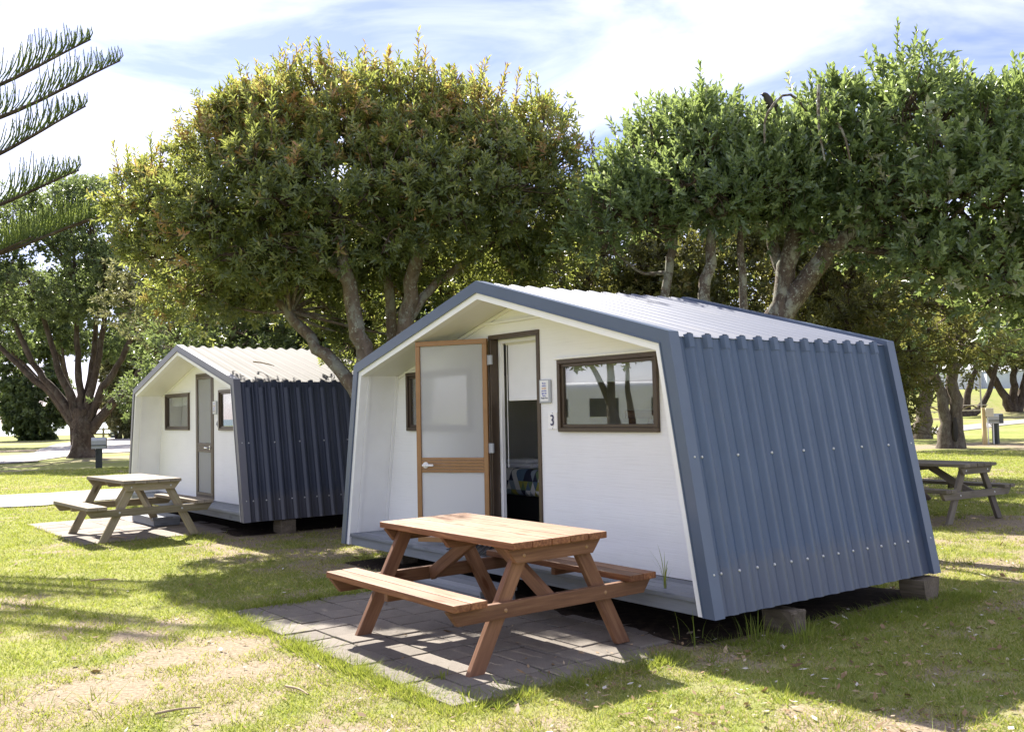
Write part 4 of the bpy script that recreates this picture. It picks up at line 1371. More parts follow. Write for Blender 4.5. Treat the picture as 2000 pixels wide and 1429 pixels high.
def crown(name, lobes, n_clump, per, m, parent, seed, leaf=(0.085, 0.028), k=10, ls=(0.12, 0.25), rad=(0.35, 0.65), up=0.55,
          tint_fn=None, open_=(1.35, 0.55), tall=0, tall_len=(0.35, 0.75), top_z=None, inner=0.25, shell=0.72, flat=0.75, strag=0.10):
    r_ = np.random.default_rng(seed)
    c, rad_, o = clump_points(lobes, n_clump, r_, rad, shell)
    nc = len(c)
    # shoots on each clump, weighted to its outer and upper half
    n = nc * per
    ci = np.repeat(np.arange(nc), per)
    d = rand_dirs(n, r_) + o[ci] * 0.7 + np.array([0, 0, 0.35])
    d /= np.linalg.norm(d, axis=1)[:, None]
    fr = np.where(r_.uniform(0, 1, n) < inner, r_.uniform(0.3, 0.9, n), r_.uniform(0.85, 1.08, n))
    far_ = (r_.uniform(0, 1, n) < strag) & (d[:, 2] > -0.3)
    fr = np.where(far_, r_.uniform(1.15, 1.75, n), fr)
    P = c[ci] + d * (rad_[ci] * fr)[:, None] * np.array([1, 1, flat])
    D = d * 0.75 + np.array([0, 0, up]) + r_.normal(0, 0.28, (n, 3))
    D /= np.linalg.norm(D, axis=1)[:, None]
    Ls = r_.uniform(*ls, n)
    ct = r_.normal(0, 0.10, nc)
    tint = (tint_fn(P, r_) if tint_fn else r_.uniform(0.15, 0.7, n)) + ct[ci]
    packs = [shoots_to_leaves(P, D, Ls, k, leaf[0], leaf[1], open_[0], open_[1], tint, seed + 1)]
    stems = []
    if tall:
        cand = np.where((d[:, 2] > 0.45) & (P[:, 2] > (top_z if top_z is not None else -9)))[0]
        sel = r_.choice(cand, min(tall, len(cand)), replace=False)
        O2 = P[sel]
        D2 = np.array([0, 0, 1.0]) + r_.normal(0, 0.20, (len(sel), 3)); D2 /= np.linalg.norm(D2, axis=1)[:, None]
        L2 = r_.uniform(*tall_len, len(sel)) * r_.uniform(0.5, 1, len(sel))
        kk = 22
        packs.append(shoots_to_leaves(O2, D2, L2, kk, leaf[0] * 1.05, leaf[1], 0.95, 0.40, np.clip(tint[sel] + 0.05, 0, 1), seed + 2, t0=0.15))
        for a, b_, l in zip(O2, D2, L2):
            stems.append(tube_arrays([a - b_ * 0.15, a + b_ * l * 0.5, a + b_ * l], [0.008, 0.006, 0.003], 3))
    me = leaf_mesh(name, packs)
    ob = link(name, me, m, parent)
    # twigs between clump centres and shoots
    sel = np.concatenate([r_.choice(n, min(n, nc * 4), replace=False), np.where(far_)[0][:1500]])
    for s_ in sel:
        a = c[ci[s_]] - o[ci[s_]] * rad_[ci[s_]] * 0.5
        mid = (a + P[s_]) / 2 + r_.normal(0, 0.05, 3)
        stems.append(tube_arrays([a, mid, P[s_]], [0.014, 0.009, 0.004], 3))
    return ob, c, stems

def limb(pts, r0, r1, n=14, sides=10, seed=0, rough=0.05, flare=0.0):
    P = spline(pts, n)
    t = np.linspace(0, 1, n)
    rad = r0 + (r1 - r0) * t ** 0.85
    if flare: rad = rad * (1 + flare * np.exp(-t * 9))
    P = P + np.random.default_rng(seed).normal(0, r0 * 0.10, P.shape) * np.minimum(t, 1 - t)[:, None] * 3
    return tube_arrays(P, rad, sides, seed, rough)

def branches_to(c, starts, r_, frac=0.5, r0=0.035):
    """limbs from the nearest start point to a share of the clump centres"""
    out = []
    sel = r_.choice(len(c), int(len(c) * frac), replace=False)
    S = np.array(starts)
    for i in sel:
        w = np.linalg.norm(S - c[i], axis=1) + 0.6 * np.maximum(0, S[:, 2] - c[i][2] + 0.2)
        s = S[np.argmin(w)]
        mid = s * 0.5 + c[i] * 0.5 + np.array([0, 0, 0.12]) + r_.normal(0, 0.12, 3)
        out.append(limb([s, mid, c[i]], r0, 0.010, 8, 6, i, 0.04))
    return out

def tree_obj(name, base, label, cat='tree', group=None):
    e = empty(name, base)
    return tag(e, label, cat, group)

def rel(arr, base):
    v, f = arr
    return v - np.array(base), f

def finish(e, base, trunks, twigs, bark_m, twig_m=None):
    if trunks:
        v, f = merge(trunks)
        link('trunk', np_mesh('trunk', v - np.array(base), f, smooth=True), bark_m, e)
    if twigs:
        v, f = merge(twigs)
        tag(link('twigs', np_mesh('twigs', v - np.array(base), f, smooth=True), twig_m or M['twig'], e), kind='stuff')

# --- big banksia between the cabins
def banksia():
    base = (-2.05, 12.7, 0.0)
    e = tree_obj('banksia_tree', base, 'wide bushy tree with reddish tipped leaves rising between the two cabins', 'tree')
    r_ = np.random.default_rng(101)
    lobes = [(-3.40, 12.2, 4.05, 1.45, 0.85, 1.05), (-2.35, 12.1, 4.45, 1.60, 0.9, 1.00), (-0.85, 12.1, 4.52, 1.40, 0.85, 0.75), (-0.05, 12.3, 4.20, 0.85, 0.8, 0.68),
             (-3.2, 12.3, 5.15, 0.5, 0.6, 0.42), (-2.5, 12.0, 5.42, 0.55, 0.6, 0.38), (-1.9, 12.4, 5.50, 0.5, 0.6, 0.35), (-1.25, 12.1, 5.22, 0.45, 0.6, 0.40), (-0.50, 12.2, 5.12, 0.45, 0.6, 0.34), (-4.3, 12.4, 4.55, 0.50, 0.6, 0.45), (-4.70, 12.4, 4.15, 0.45, 0.5, 0.50), (-3.85, 12.3, 4.95, 0.50, 0.6, 0.38), (0.55, 12.3, 4.45, 0.48, 0.6, 0.55), (0.30, 12.3, 4.92, 0.42, 0.5, 0.36),
             (-3.55, 12.2, 3.62, 1.10, 0.7, 0.50), (-4.15, 12.5, 3.6, 0.80, 0.7, 0.8), (-2.5, 13.2, 3.7, 1.4, 0.6, 0.65), (-0.4, 13.0, 3.75, 1.5, 0.6, 0.65), (-2.2, 12.4, 4.3, 1.0, 0.5, 0.7), (-1.9, 11.1, 4.05, 1.2, 0.35, 0.60), (-0.6, 11.2, 4.10, 1.0, 0.35, 0.45), (-3.0, 11.2, 3.95, 0.9, 0.35, 0.65), (-1.6, 13.6, 2.9, 1.3, 0.4, 0.6)]
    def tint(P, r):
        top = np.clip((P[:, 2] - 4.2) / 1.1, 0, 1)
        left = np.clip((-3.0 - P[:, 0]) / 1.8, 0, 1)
        t = 0.36 + 0.18 * r.normal(size=len(P)) + 0.28 * top + 0.20 * left  # crown top and left side lightened, sunlight put into the leaf tint
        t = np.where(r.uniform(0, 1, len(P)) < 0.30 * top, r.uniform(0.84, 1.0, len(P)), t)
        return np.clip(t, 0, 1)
    L = [(x - base[0], y + 0.45 - base[1], z - base[2], a, b, c) for x, y, z, a, b, c in lobes]
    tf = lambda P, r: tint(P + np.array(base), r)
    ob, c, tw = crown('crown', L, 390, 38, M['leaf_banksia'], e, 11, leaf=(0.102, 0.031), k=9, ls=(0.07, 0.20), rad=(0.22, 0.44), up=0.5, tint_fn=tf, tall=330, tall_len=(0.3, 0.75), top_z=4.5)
    # a few low leafy sprays in front of the trunks
    tr = []
    A = np.array
    tr.append(limb([(-1.66, 12.35, 0.0), (-1.80, 12.32, 1.4), (-1.90, 12.3, 2.3), (-2.02, 12.2, 3.1), (-2.25, 12.2, 4.2)], 0.155, 0.075, 22, 12, 1, 0.03, 0.3))
    tr.append(limb([(-1.75, 12.45, 1.35), (-2.05, 12.5, 1.9), (-2.45, 12.6, 2.35), (-2.95, 12.8, 2.9), (-3.5, 12.7, 3.7)], 0.12, 0.05, 18, 10, 2, 0.04))
    tr.append(limb([(-1.45, 12.75, 0.0), (-1.40, 12.7, 1.8), (-1.35, 12.6, 2.7), (-1.1, 12.4, 3.7), (-0.7, 12.3, 4.5)], 0.16, 0.06, 20, 12, 3, 0.03, 0.3))
    tr.append(limb([(-1.62, 13.1, 0.0), (-1.68, 13.1, 1.7), (-1.60, 13.0, 3.0), (-1.9, 12.8, 4.2)], 0.12, 0.05, 16, 10, 4, 0.03))
    tr.append(limb([(-1.33, 12.6, 2.75), (-1.0, 12.7, 3.2), (-0.3, 12.8, 3.7), (0.25, 12.7, 4.3)], 0.075, 0.035, 12, 8, 5, 0.04))
    tr.append(limb([(-2.05, 12.2, 3.2), (-2.6, 12.0, 3.7), (-3.1, 12.1, 4.4)], 0.06, 0.03, 10, 8, 6, 0.04))
    starts = [(-2.25, 12.2, 4.1), (-3.4, 12.7, 3.6), (-0.8, 12.3, 4.3), (-1.9, 12.8, 4.0), (0.2, 12.7, 4.2), (-3.1, 12.1, 4.3), (-2.9, 12.8, 2.9)]
    tr += branches_to(c + A(base), starts, r_, 0.25, 0.028)
    finish(e, base, tr, [(v + A(base), f) for v, f in tw], M['bark_banksia'])
    return e
banksia()

# --- pohutukawa behind the blue cabin, fat forked trunk and slim poles
def pohutukawa():
    base = (2.9, 11.4, 0.0)
    A = np.array
    e = tree_obj('pohutukawa_tree', base, 'large tree with thick forked trunk and upright shoots rising behind the blue cabin', 'tree', 'trees behind the blue cabin')
    r_ = np.random.default_rng(202)
    lobes = [(3.70, 11.0, 4.08, 0.85, 0.6, 0.42), (4.75, 10.8, 4.20, 1.25, 0.7, 0.65), (5.9, 10.9, 3.85, 1.4, 0.8, 0.75), (5.0, 10.7, 3.45, 1.10, 0.6, 0.50), (4.35, 10.6, 4.68, 0.32, 0.35, 0.24), (5.7, 10.7, 4.50, 0.5, 0.6, 0.30), (3.75, 10.9, 4.55, 0.38, 0.4, 0.26),
             (5.9, 10.9, 3.0, 1.1, 0.7, 0.50), (7.2, 11.4, 3.7, 1.3, 0.9, 0.9), (4.2, 10.9, 3.65, 0.6, 0.5, 0.28)]
    def tint(P, r):
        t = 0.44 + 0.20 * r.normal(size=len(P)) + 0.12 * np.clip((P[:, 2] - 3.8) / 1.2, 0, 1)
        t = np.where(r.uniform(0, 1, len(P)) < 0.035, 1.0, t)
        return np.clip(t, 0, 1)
    L = [(x - base[0], y - base[1], z - base[2], a, b, c) for x, y, z, a, b, c in lobes]
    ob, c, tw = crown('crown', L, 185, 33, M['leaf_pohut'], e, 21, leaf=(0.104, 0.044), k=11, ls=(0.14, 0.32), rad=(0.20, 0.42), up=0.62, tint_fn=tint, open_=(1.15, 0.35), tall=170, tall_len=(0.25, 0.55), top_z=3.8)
    tr = []
    tr.append(limb([(2.72, 11.5, 0.0), (2.85, 11.5, 1.5), (3.08, 11.4, 2.6), (3.35, 11.3, 3.6), (3.45, 11.2, 4.3)], 0.20, 0.07, 20, 12, 1, 0.04, 0.25))
    tr.append(limb([(3.03, 11.4, 2.35), (3.35, 11.3, 2.85), (3.75, 11.1, 3.35), (4.3, 10.9, 3.8), (4.9, 10.8, 4.2)], 0.15, 0.06, 18, 12, 2, 0.04))
    tr.append(limb([(3.2, 11.35, 3.0), (3.1, 11.5, 3.7), (3.35, 11.4, 4.3), (3.55, 11.2, 4.75), (3.75, 11.0, 5.15)], 0.07, 0.05, 14, 8, 3, 0.05))
    tr.append(limb([(4.3, 10.9, 3.8), (5.1, 11.0, 3.9), (6.0, 11.0, 4.1), (7.0, 11.3, 4.3)], 0.07, 0.03, 14, 8, 4, 0.05))
    tr.append(limb([(3.75, 11.1, 3.35), (4.6, 11.0, 3.2), (5.6, 10.9, 3.2)], 0.05, 0.02, 12, 7, 5, 0.05))
    tr.append(limb([(4.9, 10.8, 4.2), (5.0, 10.7, 4.7), (5.15, 10.6, 5.15)], 0.035, 0.012, 10, 6, 6, 0.05))
    starts = [(3.45, 11.2, 4.2), (4.9, 10.8, 4.1), (6.0, 11.0, 4.0), (5.5, 10.9, 3.2), (4.3, 10.9, 3.7), (3.7, 11.1, 3.3), (7.0, 11.3, 4.2)]
    tr += branches_to(c + A(base), starts, r_, 0.5)
    # tall leader of the crown
    O = A([(4.30, 10.6, 4.85), (4.22, 10.6, 4.80), (4.42, 10.6, 4.85), (4.46, 10.65, 4.9), (4.16, 10.6, 4.75), (3.42, 10.7, 4.60), (3.58, 10.7, 4.58), (3.50, 10.7, 4.55), (4.34, 10.55, 4.80), (4.26, 10.65, 4.9), (4.5, 10.6, 4.75), (3.66, 10.65, 4.5), (5.35, 10.7, 4.6), (5.5, 10.7, 4.6), (5.2, 10.7, 4.55)]) - A(base)
    D = A([(0.05, 0, 1), (-0.22, 0, 1), (0.16, 0, 1), (0.30, 0.1, 1), (-0.3, -0.1, 1), (-0.05, 0, 1), (0.1, 0, 1), (0.3, 0, 1), (0.1, 0.2, 1), (-0.1, 0.2, 1), (0.4, 0, 1), (-0.3, 0, 1), (0.1, 0, 1), (-0.1, 0, 1), (0.3, 0, 1)], float)
    D /= np.linalg.norm(D, axis=1)[:, None]
    Ls = A([0.88, 0.66, 0.82, 0.55, 0.45, 0.58, 0.60, 0.4, 0.6, 0.5, 0.4, 0.4, 0.45, 0.4, 0.35])
    pk = shoots_to_leaves(O, D, Ls, 34, 0.085, 0.036, 0.75, 0.30, np.full(len(O), 0.5), 9, t0=0.05)
    tag(link('leading_shoots', leaf_mesh('leading_shoots', [pk]), M['leaf_pohut'], e), kind='stuff')
    for o_, d_, l_ in zip(O, D, Ls): tw.append(tube_arrays([o_ - d_ * 0.3, o_, o_ + d_ * l_], [0.012, 0.009, 0.004], 5))
    # dead twiggy branch over the leaves
    for pts in ([(3.45, 10.9, 4.35), (3.3, 10.6, 4.75), (3.0, 10.3, 4.85), (2.75, 10.2, 4.6), (2.72, 10.2, 4.3)], [(3.35, 10.3, 4.95), (3.3, 10.2, 4.5), (3.35, 10.2, 4.1)], [(3.4, 10.3, 4.7), (3.55, 10.2, 4.4), (3.62, 10.2, 4.1)]):
        tr.append(limb(pts, 0.020, 0.010, 12, 6, 8, 0.05))
    finish(e, base, tr, [(v + A(base), f) for v, f in tw], M['bark_pohut'])
    return e
pohutukawa()

def slim_tree(base, pts, lobes, label, seed, r0=0.11, nclump=46, top=45):
    A = np.array
    e = tree_obj('pohutukawa_tree', base, label, 'tree', 'trees behind the blue cabin')
    r_ = np.random.default_rng(seed)
    L = [(x - base[0], y - base[1], z - base[2], a, b, c) for x, y, z, a, b, c in lobes]
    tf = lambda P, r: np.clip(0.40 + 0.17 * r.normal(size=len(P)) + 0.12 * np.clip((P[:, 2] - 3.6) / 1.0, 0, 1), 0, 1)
    ob, c, tw = crown('crown', L, nclump, 27, M['leaf_pohut'], e, seed, leaf=(0.096, 0.038), k=11, ls=(0.16, 0.36), rad=(0.18, 0.36), up=0.75, tint_fn=tf, open_=(1.1, 0.35), tall=55, tall_len=(0.3, 0.6), top_z=3.7)
    tr = [limb(pts, r0, r0 * 0.4, 20, 11, seed, 0.04, 0.3)]
    p = spline(pts, 20)
    tr += branches_to(c + A(base), [tuple(p[k]) for k in (12, 14, 16, 18, 19)], r_, 0.6, 0.03)
    finish(e, base, tr, [(v + A(base), f) for v, f in tw], M['bark_pohut'])
slim_tree((1.70, 11.6, 0), [(1.70, 11.6, 0), (1.76, 11.6, 1.6), (1.82, 11.6, 2.7), (1.95, 11.5, 3.5), (2.0, 11.4, 4.3)], [(1.78, 11.4, 4.25, 0.55, 0.45, 0.46), (1.45, 11.3, 3.65, 0.45, 0.4, 0.30)], 'slim lichen spotted tree, the pole farthest from the thick forked trunk', 31, 0.085, 42)
slim_tree((2.2, 11.2, 0), [(2.2, 11.2, 0), (2.23, 11.2, 1.5), (2.20, 11.2, 2.5), (2.33, 11.15, 3.4), (2.38, 11.1, 4.2)], [(2.35, 11.0, 4.30, 0.55, 0.4, 0.45), (2.20, 10.8, 3.95, 0.45, 0.35, 0.28)], 'pale lichened tree with a knobbly trunk, second pole behind the blue cabin roof', 32, 0.11, 42)
slim_tree((2.62, 11.3, 0), [(2.62, 11.3, 0), (2.66, 11.3, 1.6), (2.70, 11.3, 2.6), (2.68, 11.2, 3.5), (2.85, 11.1, 4.2)], [(2.85, 11.1, 4.10, 0.45, 0.4, 0.40), (2.90, 10.9, 3.95, 0.4, 0.3, 0.26)], 'thinnest grey trunked tree standing next to the thick forked trunk', 33, 0.075, 40)

# --- shrubs that close the view behind the cabins
def shrub(base, lobes, m, label, seed, nclump=60, per=26, leaf=(0.10, 0.040), stems=5, cat='shrub', group='shrubs behind the cabins', barkm=None, name='shrub', rad=(0.35, 0.6), k=9, stem_r=0.05, tint=(0.15, 0.8)):
    A = np.array
    e = tree_obj(name, base, label, cat, group)
    r_ = np.random.default_rng(seed)
    L = [(x - base[0], y - base[1], z - base[2], a, b, c) for x, y, z, a, b, c in lobes]
    tf = lambda P, r: r.uniform(tint[0], tint[1], len(P))
    ob, c, tw = crown('crown', L, nclump, per, m, e, seed, leaf=leaf, k=k, ls=(0.08, 0.25), rad=rad, up=0.4, tint_fn=tf, tall=0, inner=0.35)
    tr = []
    for q in range(stems):
        t = c[r_.integers(len(c))] + A(base)
        b0 = A(base) + A([r_.normal(0, 0.25), r_.normal(0, 0.2), 0])
        tr.append(limb([b0, (b0 + t) / 2 + r_.normal(0, 0.2, 3), t], stem_r, 0.015, 10, 7, q, 0.05, 0.3))
    finish(e, base, tr, [(v + A(base), f) for v, f in tw], barkm or M['bark_dark'])
    return e
shrub((-5.0, 19.5, 0), [(-5.0, 19.5, 2.6, 2.2, 1.3, 2.2), (-6.4, 19.8, 2.2, 1.3, 1.0, 1.7)], M['leaf_dark'], 'dark green shrub behind the pale roof of cabin number 4', 51, 80, 30, (0.11, 0.05))
shrub((-1.9, 18.6, 0), [(-1.9, 18.6, 3.0, 2.3, 1.3, 2.6), (-1.6, 18.2, 1.4, 1.9, 1.0, 1.3)], M['leaf_dark'], 'dark shrub behind the tree trunks between the cabins', 52, 190, 32, (0.14, 0.060))
shrub((1.2, 17.4, 0), [(1.2, 17.4, 2.9, 2.1, 1.3, 2.4), (0.6, 17.0, 1.8, 1.7, 1.0, 1.5)], M['leaf_brown'], 'brownish yellow shrub behind the ridge of the blue cabin', 53, 190, 32, (0.12, 0.046))
shrub((3.9, 16.8, 0), [(3.9, 16.8, 2.8, 2.0, 1.3, 2.3), (3.2, 16.4, 1.8, 1.5, 0.9, 1.4)], M['leaf_brown'], 'brownish yellow shrub behind the slim pole trunks', 54, 190, 32, (0.12, 0.046))
shrub((6.1, 15.6, 0), [(6.1, 15.6, 3.05, 1.6, 1.2, 1.15), (5.0, 15.4, 2.3, 1.2, 0.9, 1.6)], M['leaf_brown'], 'brown shaded shrub beside the thick forked trunk', 55, 110, 30, (0.10, 0.036))

shrub((-0.2, 21.5, 0), [(-0.2, 21.5, 2.9, 2.6, 0.9, 2.7), (2.2, 21.8, 2.7, 2.2, 0.9, 2.5)], M['leaf_dark'], 'dark shrub far behind the cabin ridge, closing the gap between the tree trunks', 57, 130, 26, (0.17, 0.075), rad=(0.45, 0.75))
shrub((5.2, 20.5, 0), [(5.2, 20.5, 2.7, 2.2, 0.9, 2.5), (7.0, 20.8, 3.2, 1.3, 0.9, 1.7)], M['leaf_dark'], 'dark shrub far behind the thick forked trunk', 58, 120, 26, (0.17, 0.075), rad=(0.45, 0.75))
shrub((-3.6, 22.0, 0), [(-3.6, 22.0, 2.9, 2.4, 0.9, 2.6), (-5.6, 22.4, 2.6, 1.6, 0.9, 2.2)], M['leaf_dark'], 'dark shrub far behind the pale cabin roof and the leaning trunk', 59, 120, 26, (0.17, 0.075), rad=(0.45, 0.75))

# --- old pohutukawa on the left by the road
def old_tree():
    base = (-17.9, 40.6, 0.0)
    A = np.array
    e = tree_obj('pohutukawa_tree', base, 'old spreading dark tree with many gnarled limbs by the pale road', 'tree')
    r_ = np.random.default_rng(303)
    lobes = [(-20.5, 40.6, 8.2, 3.0, 3.2, 2.2), (-17.5, 40.4, 8.9, 3.0, 3.4, 2.2), (-15.3, 40.6, 8.0, 2.4, 3.0, 2.0), (-22.3, 41, 7.2, 2.0, 2.6, 1.5), (-13.9, 40.2, 6.9, 1.8, 2.4, 1.3),
             (-18.2, 39.0, 7.3, 3.0, 1.6, 1.3), (-13.0, 40.2, 5.6, 1.2, 1.6, 0.6)]
    L = [(x - base[0], y - base[1], z - base[2], a, b, c) for x, y, z, a, b, c in lobes]
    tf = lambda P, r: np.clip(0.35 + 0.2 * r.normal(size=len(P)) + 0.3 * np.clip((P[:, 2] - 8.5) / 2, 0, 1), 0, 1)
    ob, c, tw = crown('crown', L, 190, 30, M['leaf_dark'], e, 41, leaf=(0.20, 0.10), k=8, ls=(0.2, 0.5), rad=(0.45, 0.85), up=0.5, tint_fn=tf, inner=0.3)
    P0 = A(base)
    tr = []
    tr.append(limb([P0 + A([0, 0, -0.1]), P0 + A([0.05, 0, 1.2]), P0 + A([-0.05, 0, 2.0])], 0.44, 0.37, 10, 16, 1, 0.07, 0.55))
    ends = [(-3.4, 0.1, 7.0), (-1.7, -0.3, 6.6), (-0.4, 0.2, 7.4), (1.1, 0.0, 7.0), (2.7, -0.2, 6.2), (4.4, 0.1, 5.3), (0.4, 0.8, 7.6), (-4.4, 0.4, 5.5)]
    for q, t in enumerate(ends):
        t = A(t)
        s0 = P0 + A([0.06 * t[0], 0.05 * t[1], 1.3])
        if q == 5: pts = [P0 + A([0.35, 0, 1.1]), P0 + A([1.2, 0, 2.2]), P0 + A([2.1, 0, 3.1]), P0 + A([2.8, 0, 4.2]), P0 + t]
        else: pts = [s0, P0 + A([0.28 * t[0], 0.3 * t[1], 2.6 + 0.2 * abs(t[0]) * 0]), P0 + A([0.62 * t[0], 0.6 * t[1], 4.4 - 0.12 * abs(t[0])]), P0 + t]
        tr.append(limb(pts, 0.22 if q != 6 else 0.16, 0.08, 16, 10, 10 + q, 0.07))
    starts = [tuple(P0 + A(t)) for t in ends] + [tuple(P0 + A([0.62 * t[0], 0.6 * t[1], 4.4])) for t in ends]
    tr += branches_to(c + P0, starts, r_, 0.45, 0.09)
    finish(e, base, tr, [(v + P0, f) for v, f in tw], M['bark_dark'])
old_tree()
shrub((-40.5, 82, 0), [(-40.6, 82, 4.6, 1.9, 1.6, 4.6), (-39.6, 82, 3.2, 1.7, 1.5, 3.2)], M['leaf_dark'], 'tall clipped dark evergreen column near the sea', 61, 120, 30, (0.34, 0.17), 3, 'shrub', 'evergreen columns near the sea', rad=(0.5, 0.8), stem_r=0.15)
shrub((-32.0, 80, 0), [(-32.0, 80, 4.2, 1.2, 1.5, 4.2), (-31, 80.5, 4.8, 1.2, 1.4, 4.8)], M['leaf_pale'], 'tall pale olive evergreen column between the surfboard signs and cabin number 4', 62, 110, 28, (0.34, 0.16), 3, 'shrub', 'evergreen columns near the sea', rad=(0.5, 0.8), stem_r=0.15)
shrub((-27.8, 63, 0), [(-30.5, 62, 8.6, 4.5, 3.0, 2.6), (-26.0, 63, 8.0, 3.5, 3, 2.4), (-35, 63, 8.2, 3, 3, 2.2)], M['leaf_dark'], 'rounded green tree crown showing above and behind the old tree', 63, 110, 30, (0.32, 0.15), 4, 'tree', None, name='pohutukawa_tree', rad=(0.7, 1.2), stem_r=0.3)
shrub((-10.5, 30, 0), [(-10.5, 30, 4.9, 1.6, 1.8, 1.1), (-8.6, 30.5, 4.2, 1.8, 1.8, 1.5), (-9.4, 30, 2.2, 0.9, 1.0, 0.8)], M['leaf_pale'], 'pale sunlit tree crown behind the eave of cabin number 4', 64, 80, 24, (0.17, 0.07), 4, 'tree', None, name='banksia_tree', rad=(0.45, 0.8), stem_r=0.12)

# --- trees on the right
def right_tree(base, trunks, lobes, m, label, seed, leaf, nclump=90, rad=(0.45, 0.8), barkm=None, per=26, name='pohutukawa_tree'):
    A = np.array
    e = tree_obj(name, base, label, 'tree', 'trees on the lawn beyond the blue cabin')
    r_ = np.random.default_rng(seed)
    L = [(x - base[0], y - base[1], z - base[2], a, b, c) for x, y, z, a, b, c in lobes]
    tf = lambda P, r: np.clip(0.45 + 0.2 * r.normal(size=len(P)), 0, 1)
    ob, c, tw = crown('crown', L, nclump, per, m, e, seed, leaf=leaf, k=9, ls=(0.1, 0.35), rad=rad, up=0.35, tint_fn=tf, inner=0.3)
    tr = [limb([A(base) + A(p) for p in pts], r0, r1, 14, 12, 3 + i, 0.05, 0.45) for i, (pts, r0, r1) in enumerate(trunks)]
    starts = [tuple(A(base) + A(pts[-1])) for pts, _, _ in trunks] + [tuple(A(base) + A(pts[-2])) for pts, _, _ in trunks]
    tr += branches_to(c + A(base), starts, r_, 0.4, 0.05)
    finish(e, base, tr, [(v + A(base), f) for v, f in tw], barkm or M['bark_mid'])
    return e
hollow = right_tree((14.75, 33.0, 0), [([(-0.20, 0, -0.05), (-0.18, 0, 1.2), (-0.45, 0, 2.4), (-1.0, 0, 3.8)], 0.225, 0.13), ([(0.20, 0, -0.05), (0.20, 0, 1.4), (0.12, 0, 2.8), (0.5, 0, 4.2)], 0.225, 0.16), ([(0.05, 0, 2.5), (1.0, 0, 3.4), (2.2, 0, 4.2)], 0.14, 0.06)],
           [(14.0, 33, 4.4, 2.6, 2.4, 1.6), (16.6, 33, 4.6, 2.6, 2.4, 1.5), (12.6, 32.6, 3.5, 1.5, 1.6, 1.0), (18.6, 33, 4.8, 2.2, 2, 1.5)], M['leaf_pohut'], 'rough barked lawn tree with a dark hollow in its double trunk', 71, (0.16, 0.07), 120)
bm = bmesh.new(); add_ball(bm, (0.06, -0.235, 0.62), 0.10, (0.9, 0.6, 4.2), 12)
link('hollow', bm_mesh(bm, 'hollow', True), M['dark'], hollow)  # solid dark ball, its colour standing in for shade inside the hollow
right_tree((17.4, 42.0, 0), [([(0.1, 0, -0.05), (0.25, 0, 1.2), (0.35, 0, 2.6), (0.2, 0, 4.5)], 0.36, 0.22)],
           [(17.0, 42, 5.2, 3.0, 2.6, 1.8), (14.6, 42, 4.4, 1.8, 2, 1.4)], M['leaf_brown'], 'single trunked tree with a curved grey base near the blue cabin rear corner', 72, (0.18, 0.08), 90)
right_tree((31.6, 69.0, float(gz(31.6, 69.0))), [([(0.3, 0, -0.1), (-0.8, 0, 1.4), (-0.6, 0, 3.4), (-1.4, 0, 4.8)], 0.30, 0.12), ([(0.4, 0, -0.1), (0.6, 0, 1.8), (1.2, 0, 3.4), (1.2, 0, 5.0)], 0.28, 0.12), ([(0.5, 0, -0.1), (1.6, 0, 0.8), (2.4, 0, 2.6), (3.0, 0, 4.6)], 0.28, 0.12)],
           [(31.5, 69, 6.4, 3.0, 2.4, 1.6), (34.0, 69, 6.0, 2.2, 2.2, 1.5)], M['leaf_pale'], 'pale crowned tree with three splayed stems on the bank', 73, (0.30, 0.13), 70, (0.6, 1.0), M['bark_dark'])
right_tree((37.6, 73.5, float(gz(37.6, 73.5))), [([(0, 0, -0.1), (-0.8, 0, 1.6), (-2.0, 0, 3.6), (-2.2, 0, 4.6)], 0.36, 0.15), ([(0.1, 0, -0.1), (0.1, 0, 1.6), (0.2, 0, 3.4), (0.1, 0, 4.6)], 0.36, 0.15), ([(0.2, 0, -0.1), (0.9, 0, 1.6), (1.2, 0, 3.0), (2.4, 0, 4.4)], 0.4, 0.15)],
           [(37.0, 73.5, 5.9, 3.4, 2.4, 1.5), (40.0, 73.5, 5.8, 2.4, 2.2, 1.5)], M['leaf_pale'], 'dark multi stemmed tree with a pale crown by the white shed', 74, (0.30, 0.13), 80, (0.6, 1.0), M['bark_dark'])
# wood far behind the right lawn, a mass of crowns
def far_wood():
    r_ = np.random.default_rng(404)
    lobes = []
    for x in np.arange(6, 130, 4.0):
        lobes.append((x, 118 + r_.uniform(-6, 6), 4.0 + r_.uniform(0, 3.2), 4.2, 3.0, 3.4))
    ob, c, tw = crown('far_wood', lobes, 420, 26, M['leaf_pale'], None, 81, leaf=(0.8, 0.38), k=6, ls=(0.3, 0.8), rad=(1.2, 2.0), up=0.35)
    tag(ob, 'distant band of pale green trees beyond the camp tents', 'trees', kind='stuff')
far_wood()

